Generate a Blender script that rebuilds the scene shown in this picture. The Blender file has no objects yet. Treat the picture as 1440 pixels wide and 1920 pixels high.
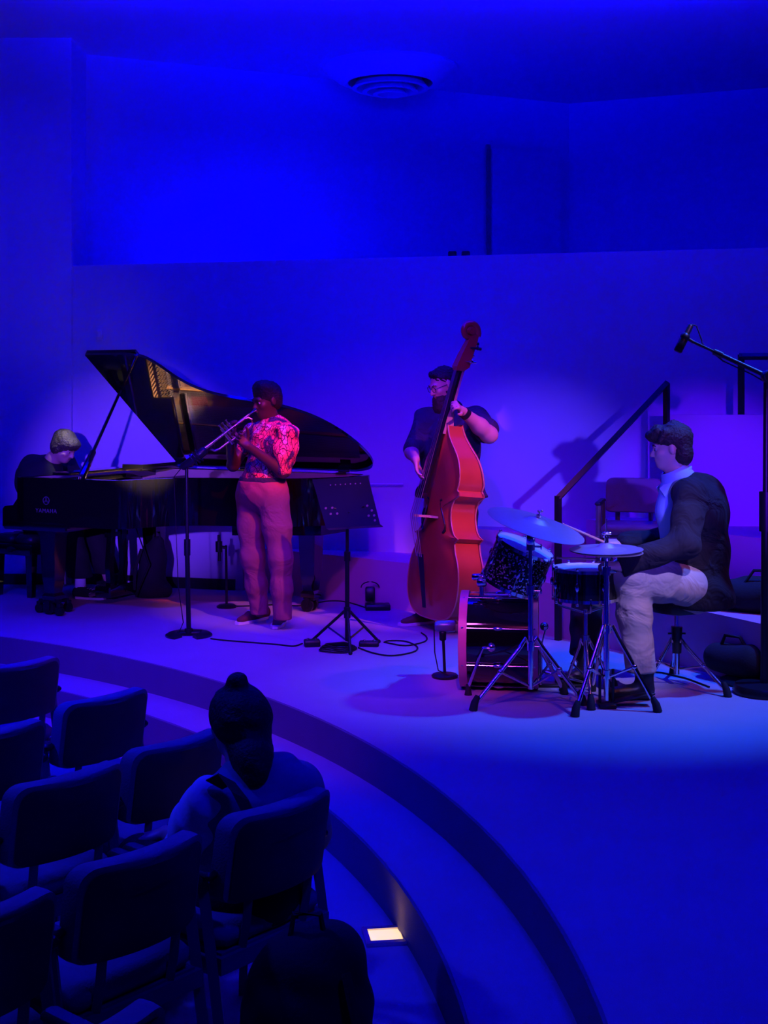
import bpy, math, random
import numpy as np
from mathutils import Vector, Matrix

random.seed(7)
C = bpy.context.scene.collection
sc = bpy.context.scene
PI = math.pi
FPX, YH, CAMZ = 2500.0, 726.0, 1.7        # focal length in pixels of the 1440x1920 frame, horizon row, eye height above stage

# ------------------------------------------------------------------ camera, world, exposure, lamps
cam_d = bpy.data.cameras.new('camera'); cam = bpy.data.objects.new('camera', cam_d); C.objects.link(cam)
cam.location = (0, 0, CAMZ); cam.rotation_euler = (PI / 2, 0, 0)
cam_d.sensor_fit = 'VERTICAL'; cam_d.sensor_height = 36.0; cam_d.sensor_width = 27.0
cam_d.lens = FPX / 1920 * 36.0
cam_d.shift_y = -(960 - YH) / 1920
cam_d.clip_start = 0.05; cam_d.clip_end = 100
sc.camera = cam
w = bpy.data.worlds.new('dark_hall'); sc.world = w; w.use_nodes = True
w.node_tree.nodes['Background'].inputs[0].default_value = (0.004, 0.002, 1.0, 1)
w.node_tree.nodes['Background'].inputs[1].default_value = 0.008
sc.view_settings.view_transform = 'Standard'; sc.view_settings.look = 'None'
sc.view_settings.exposure = 0.0; sc.view_settings.gamma = 1.0; sc.view_settings.use_curve_mapping = False

def spot(name, loc, target, col, power, ang, blend=0.6, size=0.12):
    l = bpy.data.lights.new(name, 'SPOT'); l.energy = power; l.color = col; l.spot_size = math.radians(ang)
    l.spot_blend = blend; l.shadow_soft_size = size
    o = bpy.data.objects.new(name, l); C.objects.link(o); o.location = loc
    o.rotation_euler = (Vector(target) - Vector(loc)).to_track_quat('-Z', 'Y').to_euler()
    return o
def area(name, loc, target, col, power, sx, sy, spread=180):
    l = bpy.data.lights.new(name, 'AREA'); l.energy = power; l.color = col; l.shape = 'RECTANGLE'; l.size = sx; l.size_y = sy
    l.spread = math.radians(spread)
    o = bpy.data.objects.new(name, l); C.objects.link(o); o.location = loc
    o.rotation_euler = (Vector(target) - Vector(loc)).to_track_quat('-Z', 'Y').to_euler()
    return o
BLUE = (0.02, 0.012, 1.0)
# lights without fixtures, some added to lift one subject: blue washes in the recess, on ceiling, walls, stage and pit; violet, red, cyan and warm spots on the stage
area('cove_wash', (-0.7, 11.75, 2.80), (-0.6, 13.0, 4.0), (0.0, 0.0, 1.0), 37.7, 2.2, 0.2)
area('ceiling_wash', (0.1, 8.9, 4.38), (0.1, 9.9, 5.6), (0.0, 0.0, 1.0), 503.2, 5.5, 0.2, 110)
spot('upper_right_wash', (3.4, 8.4, 4.1), (3.0, 13.2, 3.6), (0.0, 0.0, 1.0), 214.9, 60, 1.0, 0.2)
spot('left_wall_wash', (-3.2, 6.5, 4.3), (-3.6, 11.5, 2.6), (0.0, 0.0, 1.0), 408.7, 60, 1.0, 0.3)
spot('stage_wash', (-0.6, 3.6, 4.6), (-0.6, 8.8, 0.0), (0.7543, 0.0842, 1.0), 410.1, 44, 1.0, 0.35)
spot('front_wash', (1.2, 2.6, 4.6), (1.0, 5.6, 0.0), (0.0, 0.0001, 1.0), 538.4, 70, 1.0, 0.3)
spot('back_wall_wash', (-0.6, 7.2, 4.6), (-0.4, 10.9, 0.9), (0.0, 0.0, 1.0), 554.4, 58, 1.0, 0.3)
spot('violet_spot_middle', (1.9, -0.8, 2.1), (1.20, 10.0, 0.95), (0.0976, 0.04, 1.0), 3970.6, 10, 0.9, 0.06)
spot('violet_spot_right', (2.4, 0.5, 1.9), (2.45, 9.7, 1.0), (0.1007, 0.003, 1.0), 4357.6, 10, 0.9, 0.06)
spot('violet_spot_left', (-1.2, -0.8, 2.2), (-2.1, 11.3, 0.85), (0.1297, 0.0301, 1.0), 6713.3, 11, 0.9, 0.06)
spot('violet_wash', (0.0, 5.2, 4.6), (0.0, 10.2, 0.3), (0.12, 0.0, 1.0), 936.0, 36, 1.0, 0.1)
spot('red_spot_right', (3.6, 5.6, 4.4), (1.1, 8.2, 0.3), (1.0, 0.2, 0.1429), 133.0, 40, 0.8, 0.10)
spot('pink_spot', (1.4, 5.2, 4.3), (-0.76, 9.4, 1.30), (1.0, 0.04, 0.0), 2070.0, 8, 0.8, 0.05)
spot('trouser_spot', (1.4, 5.2, 4.3), (-0.76, 9.4, 0.55), (1.0, 0.1998, 0.0024), 637.3, 11, 0.8, 0.05)
spot('bass_spot', (3.4, 5.8, 4.2), (0.50, 9.4, 0.9), (1.0, 0.1066, 0.7031), 1028.2, 15, 0.8, 0.05)
spot('cyan_spot', (3.2, 7.2, 4.5), (1.4, 7.6, 0.0), (0.0228, 0.1099, 1.0), 1578.3, 40, 0.8, 0.10)
spot('warm_spot', (-2.2, 9.3, 4.6), (-2.52, 10.62, 1.33), (1.0, 0.85, 0.5), 800.0, 5, 0.8, 0.05)
spot('piano_spot', (-0.9, 6.4, 3.1), (-1.90, 10.20, 0.95), (1.0, 0.6, 0.4), 11500.0, 8.5, 0.5, 0.05)
spot('left_floor_wash', (-3.0, 5.6, 4.5), (-2.4, 8.9, 0.0), (0.0, 0.0, 1.0), 1232.4, 50, 1.0, 0.2)
spot('pit_left_wash', (-3.6, 5.2, 4.4), (-1.9, 7.0, -0.3), (0.0, 0.0, 1.0), 1616.6, 60, 1.0, 0.2)
spot('right_wall_wash', (3.2, 6.4, 4.5), (2.4, 10.2, 2.0), (0.0, 0.0, 1.0), 36.1, 60, 1.0, 0.2)
spot('drummer_fill_spot', (2.4, 3.4, 4.3), (1.38, 7.25, 0.70), (0.3509, 0.2653, 1.0), 1705.3, 11, 0.8, 0.06)  # added near-white fill for the drummer's thigh, no real fixture
area('pit_wash', (-1.6, 4.6, 4.5), (-1.6, 4.8, 0.0), (0.0, 0.0, 1.0), 21.0, 2.5, 2.0, 120)
spot('hoop_fill_spot', (0.3, 3.2, 4.0), (0.50, 7.35, 0.30), (1.0, 0.06, 0.55), 429.0, 7, 0.8, 0.05)  # added pink fill that brightens the bass drum hoops
spot('pit_side_wash', (-3.6, 5.6, 4.4), (-0.9, 4.0, 0.0), (0.0104, 0.0149, 1.0), 611.3, 60, 1.0, 0.15)
spot('face_fill_spot', (-1.2, 6.0, 2.5), (0.42, 9.7, 1.62), (0.55, 0.05, 1.0), 336.0, 4.6, 0.9, 0.05)  # added fill aimed only at the bassist's face


# ------------------------------------------------------------------ materials
def mat(name, col, rough=0.6, metal=0.0, var=0.12, scale=14.0, bump=0.0, coat=0.0, spec=None, col2=None, emit=None, emit_s=0.0, bscale=None, bdist=0.01):
    m = bpy.data.materials.new(name); m.use_nodes = True; nt = m.node_tree; b = nt.nodes['Principled BSDF']
    tc = nt.nodes.new('ShaderNodeTexCoord'); nz = nt.nodes.new('ShaderNodeTexNoise')
    nz.inputs['Scale'].default_value = scale; nz.inputs['Detail'].default_value = 4.0
    nt.links.new(tc.outputs['Object'], nz.inputs['Vector'])
    mx = nt.nodes.new('ShaderNodeMix'); mx.data_type = 'RGBA'
    c2 = col2 if col2 else tuple(max(0, c * (1 - var * 2)) for c in col)
    mx.inputs['A'].default_value = (*col, 1); mx.inputs['B'].default_value = (*c2, 1)
    nt.links.new(nz.outputs['Fac'], mx.inputs['Factor']); nt.links.new(mx.outputs['Result'], b.inputs['Base Color'])
    b.inputs['Roughness'].default_value = rough; b.inputs['Metallic'].default_value = metal
    if coat: b.inputs['Coat Weight'].default_value = coat; b.inputs['Coat Roughness'].default_value = 0.05
    if spec is not None: b.inputs['Specular IOR Level'].default_value = spec
    if bump:
        bp = nt.nodes.new('ShaderNodeBump'); bp.inputs['Strength'].default_value = bump; bp.inputs['Distance'].default_value = bdist
        n2 = nt.nodes.new('ShaderNodeTexNoise'); n2.inputs['Scale'].default_value = bscale or scale * 6; n2.inputs['Detail'].default_value = 3.0; n2.inputs['Distortion'].default_value = 1.2 if bdist > .01 else 0.0
        nt.links.new(tc.outputs['Object'], n2.inputs['Vector'])
        nt.links.new(n2.outputs['Fac'], bp.inputs['Height']); nt.links.new(bp.outputs['Normal'], b.inputs['Normal'])
    if emit:
        b.inputs['Emission Color'].default_value = (*emit, 1); b.inputs['Emission Strength'].default_value = emit_s
    return m
M = {}
M['wall'] = mat('wall_paint', (0.62, 0.60, 0.62), 0.9, var=0.02, scale=3, bump=0.05, spec=0.1)
M['ceiling'] = mat('ceiling_paint', (0.7, 0.7, 0.7), 0.9, var=0.02, scale=2, spec=0.1)
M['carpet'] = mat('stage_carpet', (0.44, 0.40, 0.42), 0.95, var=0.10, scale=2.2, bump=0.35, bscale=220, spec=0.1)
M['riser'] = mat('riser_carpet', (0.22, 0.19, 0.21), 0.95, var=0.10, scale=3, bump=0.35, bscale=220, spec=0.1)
M['tier'] = mat('tier_facing', (0.62, 0.3, 0.46), 0.85, var=0.05, scale=3, spec=0.15)
M['lacquer'] = mat('black_lacquer', (0.004, 0.004, 0.005), 0.04, var=0.1, coat=1.0)
M['black'] = mat('black_plastic', (0.012, 0.012, 0.014), 0.45, var=0.2)
M['black_metal'] = mat('black_metal', (0.02, 0.02, 0.024), 0.35, metal=0.3, var=0.2)
M['rubber'] = mat('black_rubber', (0.01, 0.01, 0.01), 0.8, var=0.2)
M['chrome'] = mat('chrome', (0.85, 0.85, 0.88), 0.12, metal=1.0, var=0.05)
M['brass'] = mat('trumpet_metal', (0.75, 0.65, 0.55), 0.22, metal=0.9, var=0.08)
M['lid'] = mat('mirror_lacquer', (0.004, 0.004, 0.005), 0.03, var=0.1, coat=1.0)
M['lid'].node_tree.nodes['Principled BSDF'].inputs['IOR'].default_value = 2.3
M['gold'] = mat('gold_plate', (0.60, 0.34, 0.10), 0.38, metal=0.6, var=0.1, scale=20)
M['steel'] = mat('steel_wire', (0.7, 0.66, 0.6), 0.3, metal=0.9, var=0.05)
M['felt'] = mat('red_felt', (0.45, 0.02, 0.03), 0.95, var=0.15)
M['soundboard'] = mat('spruce', (0.62, 0.36, 0.18), 0.5, var=0.15, scale=8)
M['rimwood'] = mat('pale_rim_wood', (0.62, 0.42, 0.36), 0.45, var=0.1, scale=8)
M['ivory'] = mat('ivory_keys', (0.8, 0.78, 0.72), 0.25, var=0.03)
M['leather'] = mat('black_leather', (0.015, 0.014, 0.016), 0.4, var=0.2, bump=0.2, bscale=40)
M['cloth_black'] = mat('black_cloth', (0.012, 0.011, 0.014), 0.9, var=0.25, bump=0.2)
M['cloth_navy'] = mat('navy_cloth', (0.03, 0.025, 0.06), 0.9, var=0.2, bump=0.8, bscale=7, bdist=0.05)
M['cloth_coat'] = mat('black_wool', (0.010, 0.007, 0.010), 0.92, var=0.2, bump=0.8, bscale=6, bdist=0.05)
M['cloth_blue'] = mat('light_blue_cotton', (0.35, 0.5, 0.75), 0.85, var=0.08, bump=0.1)
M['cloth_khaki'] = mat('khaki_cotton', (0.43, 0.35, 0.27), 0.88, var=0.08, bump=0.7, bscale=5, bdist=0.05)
M['cloth_chino'] = mat('rust_chino', (0.36, 0.07, 0.10), 0.88, var=0.08, bump=0.65, bscale=5, bdist=0.05)
M['cloth_white'] = mat('white_cotton', (0.8, 0.82, 0.86), 0.88, var=0.08, bump=0.15)
M['cloth_green'] = mat('grey_green_cloth', (0.20, 0.32, 0.30), 0.9, var=0.15, bump=0.2)
M['cloth_maroon'] = mat('maroon_cloth', (0.08, 0.012, 0.03), 0.9, var=0.15)
M['cloth_khaki_shade'] = mat('shaded_trouser', (0.05, 0.025, 0.03), 0.9, var=0.15, bump=0.1)  # shade on the drummer's far leg, put into the cloth colour
M['skin_dark'] = mat('dark_skin', (0.065, 0.030, 0.024), 0.5, var=0.1, scale=20)
M['skin_light'] = mat('light_skin', (0.62, 0.36, 0.27), 0.5, var=0.06, scale=20)
M['hair_black'] = mat('black_hair', (0.008, 0.006, 0.006), 0.7, var=0.3, bump=0.7, scale=30, bscale=90)
M['hair_brown'] = mat('brown_hair', (0.035, 0.015, 0.010), 0.7, var=0.3, bump=0.7, scale=30, bscale=90)
M['hair_warmlit'] = mat('dark_hair_lamplit', (0.12, 0.10, 0.055), 0.5, col2=(0.008, 0.007, 0.006), bump=0.7, scale=26, bscale=90)  # paler streaks put the warm lamp's highlight into dark hair
M['eye'] = mat('eye_white', (0.6, 0.58, 0.56), 0.3, var=0.05)
M['lips'] = mat('lips', (0.35, 0.10, 0.10), 0.5, var=0.05)
M['shoe_brown'] = mat('brown_suede', (0.14, 0.05, 0.03), 0.85, var=0.15, bump=0.1)
M['shoe_maroon'] = mat('maroon_suede', (0.16, 0.02, 0.03), 0.85, var=0.15, bump=0.1)
M['sole'] = mat('white_sole', (0.75, 0.7, 0.68), 0.6, var=0.05)
M['panelfab'] = mat('chair_fabric', (0.11, 0.08, 0.10), 0.92, var=0.12, bump=0.2, bscale=160, spec=0.15)
M['chairwood'] = mat('chair_frame', (0.20, 0.17, 0.19), 0.5, var=0.15)
M['cushion'] = mat('chair_cushion_fabric', (0.26, 0.24, 0.28), 0.92, var=0.12, bump=0.2, bscale=160, spec=0.15)
M['shell'] = mat('chair_back_shell', (0.055, 0.035, 0.045), 0.6, var=0.12)
M['seatfab'] = mat('pale_chair_fabric', (0.30, 0.16, 0.26), 0.9, var=0.1, bump=0.2, bscale=160, spec=0.15)
M['bassvar'] = mat('bass_varnish', (0.64, 0.13, 0.04), 0.28, col2=(0.36, 0.055, 0.02), scale=5, coat=0.5)
M['bassedge'] = mat('bass_edge', (0.65, 0.30, 0.14), 0.4, var=0.1)
M['ebony'] = mat('ebony', (0.012, 0.010, 0.010), 0.3, var=0.1)
M['maple'] = mat('maple', (0.62, 0.42, 0.26), 0.45, var=0.1)
M['skinhead'] = mat('drum_head', (0.72, 0.72, 0.72), 0.55, var=0.03)
M['cymbal'] = mat('cymbal_bronze', (0.50, 0.46, 0.50), 0.42, metal=0.75, var=0.08, scale=40)
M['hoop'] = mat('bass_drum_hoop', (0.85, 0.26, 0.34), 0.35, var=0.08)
M['paper'] = mat('card', (0.7, 0.7, 0.7), 0.8, var=0.03)
M['letter'] = mat('brass_lettering', (0.22, 0.20, 0.24), 0.35, metal=0.5, var=0.02)
M['lens'] = mat('glowing_lens', (0.9, 0.7, 0.4), 0.4, emit=(1.0, 0.60, 0.22), emit_s=1.15)
M['lens'].node_tree.nodes['Principled BSDF'].inputs['Emission Strength'].default_value = 1.3
M['glass'] = mat('lens_glass', (0.5, 0.5, 0.6), 0.1, metal=0.4)
# sparkle finish for the drums
def sparkle(name):
    m = bpy.data.materials.new(name); m.use_nodes = True; nt = m.node_tree; b = nt.nodes['Principled BSDF']
    tc = nt.nodes.new('ShaderNodeTexCoord'); v = nt.nodes.new('ShaderNodeTexVoronoi'); v.inputs['Scale'].default_value = 130
    r = nt.nodes.new('ShaderNodeValToRGB'); r.color_ramp.elements[0].position = 0.74; r.color_ramp.elements[0].color = (0.01, 0.01, 0.03, 1)
    r.color_ramp.elements[1].position = 0.9; r.color_ramp.elements[1].color = (0.9, 0.9, 1, 1)
    sx = nt.nodes.new('ShaderNodeSeparateColor')
    nt.links.new(tc.outputs['Object'], v.inputs['Vector']); nt.links.new(v.outputs['Color'], sx.inputs['Color'])
    nt.links.new(sx.outputs['Red'], r.inputs['Fac']); nt.links.new(r.outputs['Color'], b.inputs['Base Color'])
    bp = nt.nodes.new('ShaderNodeBump'); bp.inputs['Strength'].default_value = 0.8; bp.inputs['Distance'].default_value = 0.01
    nt.links.new(sx.outputs['Green'], bp.inputs['Height']); nt.links.new(bp.outputs['Normal'], b.inputs['Normal'])
    b.inputs['Roughness'].default_value = 0.22; b.inputs['Metallic'].default_value = 0.7
    return m
M['sparkle'] = sparkle('sparkle_finish')
# printed shirt: pink and red leaves with dark veins, violet patches
def printed(name):
    m = bpy.data.materials.new(name); m.use_nodes = True; nt = m.node_tree; b = nt.nodes['Principled BSDF']; N = nt.nodes.new; L = nt.links.new
    tc = N('ShaderNodeTexCoord'); mp = N('ShaderNodeMapping'); mp.inputs['Rotation'].default_value = (0.4, 0.5, 0.6); mp.inputs['Scale'].default_value = (1, 1, 0.45)
    L(tc.outputs['Object'], mp.inputs['Vector'])
    w1 = N('ShaderNodeTexNoise'); w1.inputs['Scale'].default_value = 7; L(mp.outputs['Vector'], w1.inputs['Vector'])
    ad = N('ShaderNodeVectorMath'); ad.operation = 'MULTIPLY_ADD'; ad.inputs[1].default_value = (0.12, 0.12, 0.12)
    L(w1.outputs['Color'], ad.inputs[0]); L(mp.outputs['Vector'], ad.inputs[2])
    v = N('ShaderNodeTexVoronoi'); v.feature = 'DISTANCE_TO_EDGE'; v.inputs['Scale'].default_value = 34; L(ad.outputs['Vector'], v.inputs['Vector'])
    r = N('ShaderNodeValToRGB'); r.color_ramp.elements[0].position = 0.02; r.color_ramp.elements[0].color = (0.03, 0.0, 0.04, 1)
    r.color_ramp.elements[1].position = 0.08; r.color_ramp.elements[1].color = (1, 1, 1, 1); L(v.outputs['Distance'], r.inputs['Fac'])
    n = N('ShaderNodeTexNoise'); n.inputs['Scale'].default_value = 10; n.inputs['Detail'].default_value = 1.5; L(mp.outputs['Vector'], n.inputs['Vector'])
    r2 = N('ShaderNodeValToRGB'); e = r2.color_ramp.elements; e[0].position = 0.42; e[0].color = (0.06, 0.02, 0.10, 1); e[1].position = 0.66; e[1].color = (0.85, 0.62, 0.72, 1)
    k = e.new(0.45); k.color = (0.80, 0.10, 0.12, 1); k = e.new(0.56); k.color = (0.95, 0.16, 0.20, 1)
    L(n.outputs['Fac'], r2.inputs['Fac'])
    n3 = N('ShaderNodeTexNoise'); n3.inputs['Scale'].default_value = 90; L(tc.outputs['Object'], n3.inputs['Vector'])
    r3 = N('ShaderNodeValToRGB'); r3.color_ramp.elements[0].position = 0.38; r3.color_ramp.elements[0].color = (0.35, 0.25, 0.35, 1); r3.color_ramp.elements[1].position = 0.5
    L(n3.outputs['Fac'], r3.inputs['Fac'])
    mx = N('ShaderNodeMix'); mx.data_type = 'RGBA'; mx.blend_type = 'MULTIPLY'; mx.inputs['Factor'].default_value = 1
    L(r2.outputs['Color'], mx.inputs['A']); L(r.outputs['Color'], mx.inputs['B'])
    m2 = N('ShaderNodeMix'); m2.data_type = 'RGBA'; m2.blend_type = 'MULTIPLY'; m2.inputs['Factor'].default_value = 0.8
    L(mx.outputs['Result'], m2.inputs['A']); L(r3.outputs['Color'], m2.inputs['B']); L(m2.outputs['Result'], b.inputs['Base Color'])
    b.inputs['Roughness'].default_value = 0.8
    return m
M['print'] = printed('leaf_print_cotton')

# ------------------------------------------------------------------ mesh building
class MB:
    def __init__(s): s.v = []; s.f = []
    def add(s, vs, fs):
        n = len(s.v); s.v += [tuple(map(float, p)) for p in vs]; s.f += [tuple(i + n for i in f) for f in fs]; return s
    def box(s, c, size, R=None, bev=0.0):
        hx, hy, hz = [x / 2 for x in size]; vs = []
        if bev <= 0:
            for x in (-hx, hx):
                for y in (-hy, hy):
                    for z in (-hz, hz): vs.append(Vector((x, y, z)))
            fs = [(0, 1, 3, 2), (4, 6, 7, 5), (0, 4, 5, 1), (2, 3, 7, 6), (0, 2, 6, 4), (1, 5, 7, 3)]
        else:
            b = min(bev, hx * .9, hy * .9, hz * .9)
            def ring(x0, y0, z): return [Vector(p + (z,)) for p in ((-x0 + b, -y0), (x0 - b, -y0), (x0, -y0 + b), (x0, y0 - b), (x0 - b, y0), (-x0 + b, y0), (-x0, y0 - b), (-x0, -y0 + b))]
            rings = [ring(hx - b * .8, hy - b * .8, -hz), ring(hx, hy, -hz + b), ring(hx, hy, hz - b), ring(hx - b * .8, hy - b * .8, hz)]
            for r in rings: vs += r
            fs = [tuple(range(7, -1, -1)), tuple(range(24, 32))]
            for k in range(3):
                for i in range(8): j = (i + 1) % 8; fs.append((k * 8 + i, k * 8 + j, k * 8 + 8 + j, k * 8 + 8 + i))
        c = Vector(c)
        if R is not None: vs = [R @ p for p in vs]
        return s.add([p + c for p in vs], fs)
    def ring_surf(s, rings, cap=True, closed=True):
        n = len(rings[0]); vs = [p for r in rings for p in r]; fs = []
        for k in range(len(rings) - 1):
            for i in range(n if closed else n - 1):
                j = (i + 1) % n; fs.append((k * n + i, k * n + j, (k + 1) * n + j, (k + 1) * n + i))
        if cap: fs.append(tuple(range(n - 1, -1, -1))); m = (len(rings) - 1) * n; fs.append(tuple(range(m, m + n)))
        return s.add(vs, fs)
    def tube(s, pts, r, seg=8, cap=True):
        pts = [Vector(p) for p in pts]; rr = r if isinstance(r, (list, tuple)) else [r] * len(pts); rings = []; up = None
        for i, p in enumerate(pts):
            t = (pts[min(i + 1, len(pts) - 1)] - pts[max(i - 1, 0)])
            if t.length < 1e-9: t = Vector((0, 0, 1))
            t.normalize()
            if up is None: up = Vector((0, 0, 1)) if abs(t.z) < .9 else Vector((1, 0, 0))
            a = t.cross(up)
            if a.length < 1e-6: a = t.cross(Vector((1, 0, 0)))
            a.normalize(); b = t.cross(a).normalized(); up = b * -1 if False else up
            rings.append([p + (a * math.cos(2 * PI * k / seg) + b * math.sin(2 * PI * k / seg)) * rr[i] for k in range(seg)])
        return s.ring_surf(rings, cap)
    def cyl(s, a, b, r1, r2=None, seg=16): return s.tube([a, b], [r1, r1 if r2 is None else r2], seg)
    def lathe(s, base, axis, prof, seg=24, cap=True):
        base = Vector(base); t = Vector(axis).normalized(); a = t.cross(Vector((0, 0, 1)) if abs(t.z) < .9 else Vector((1, 0, 0))).normalized(); b = t.cross(a)
        return s.ring_surf([[base + t * h + (a * math.cos(2 * PI * k / seg) + b * math.sin(2 * PI * k / seg)) * max(r, 1e-4) for k in range(seg)] for r, h in prof], cap)
    def prism(s, outline, z0, z1, X=None):
        n = len(outline); f = X or (lambda u, v, z: (u, v, z))
        vs = [f(u, v, z0) for u, v in outline] + [f(u, v, z1) for u, v in outline]
        fs = [tuple(range(n - 1, -1, -1)), tuple(range(n, 2 * n))] + [(i, (i + 1) % n, n + (i + 1) % n, n + i) for i in range(n)]
        return s.add(vs, fs)
    def ball(s, c, r, seg=12, rings=8):
        rr = r if isinstance(r, (list, tuple)) else (r, r, r); c = Vector(c); R = []
        for i in range(1, rings):
            t = PI * i / rings; R.append([c + Vector((rr[0] * math.sin(t) * math.cos(2 * PI * k / seg), rr[1] * math.sin(t) * math.sin(2 * PI * k / seg), rr[2] * math.cos(t))) for k in range(seg)])
        n = len(s.v); s.ring_surf(R, cap=True); return s
def mesh_from(name, v, f, m, smooth=None, root=(0, 0, 0)):
    me = bpy.data.meshes.new(name); r = root
    me.from_pydata([(p[0] - r[0], p[1] - r[1], p[2] - r[2]) for p in v], [], f)
    me.update()
    import bmesh
    b = bmesh.new(); b.from_mesh(me); bmesh.ops.recalc_face_normals(b, faces=b.faces); b.to_mesh(me); b.free()
    me.materials.append(m)
    if smooth is not None:
        me.shade_smooth()
        try: me.set_sharp_from_angle(angle=math.radians(smooth))
        except Exception: pass
    return me
def root_of(p):
    while p.parent: p = p.parent
    return p
def obj(name, mb, m, parent=None, smooth=40, loc=None):
    r = tuple(root_of(parent).location) if parent else (loc or (0, 0, 0))
    me = mesh_from(name, mb.v, mb.f, m, smooth, r)
    o = bpy.data.objects.new(name, me); C.objects.link(o)
    if parent: o.parent = parent
    else: o.location = r
    return o
def thing(name, label, cat, loc=(0, 0, 0), rotz=0, group=None):
    o = bpy.data.objects.new(name, None); C.objects.link(o); o.empty_display_size = 0.1
    o.location = loc; o.rotation_euler = (0, 0, rotz); o['label'] = label; o['category'] = cat
    if group: o['group'] = group
    return o
def tag(o, label, cat, group=None):
    o['label'] = label; o['category'] = cat
    if group: o['group'] = group
    return o
def struct(name, mb, m, parent=None, smooth=None):
    o = obj(name, mb, m, parent, smooth)
    if parent is None: o['kind'] = 'structure'
    return o
def dup(root, loc, rotz, label=None, group=None):
    r = root.copy(); C.objects.link(r); r.location = loc; r.rotation_euler = (0, 0, rotz)
    if label: r['label'] = label
    if group: r['group'] = group
    for ch in list(root.children):
        c = ch.copy(); C.objects.link(c); c.parent = r
        for g in list(ch.children):
            d = g.copy(); C.objects.link(d); d.parent = c
    return r
def J(px, py, d): return Vector(((px - 720) / FPX * d, d, CAMZ + (YH - py) * d / FPX))
def P(px, py, z=0.0):
    d = FPX * (CAMZ - z) / (py - YH); return Vector(((px - 720) / FPX * d, d, z))

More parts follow.
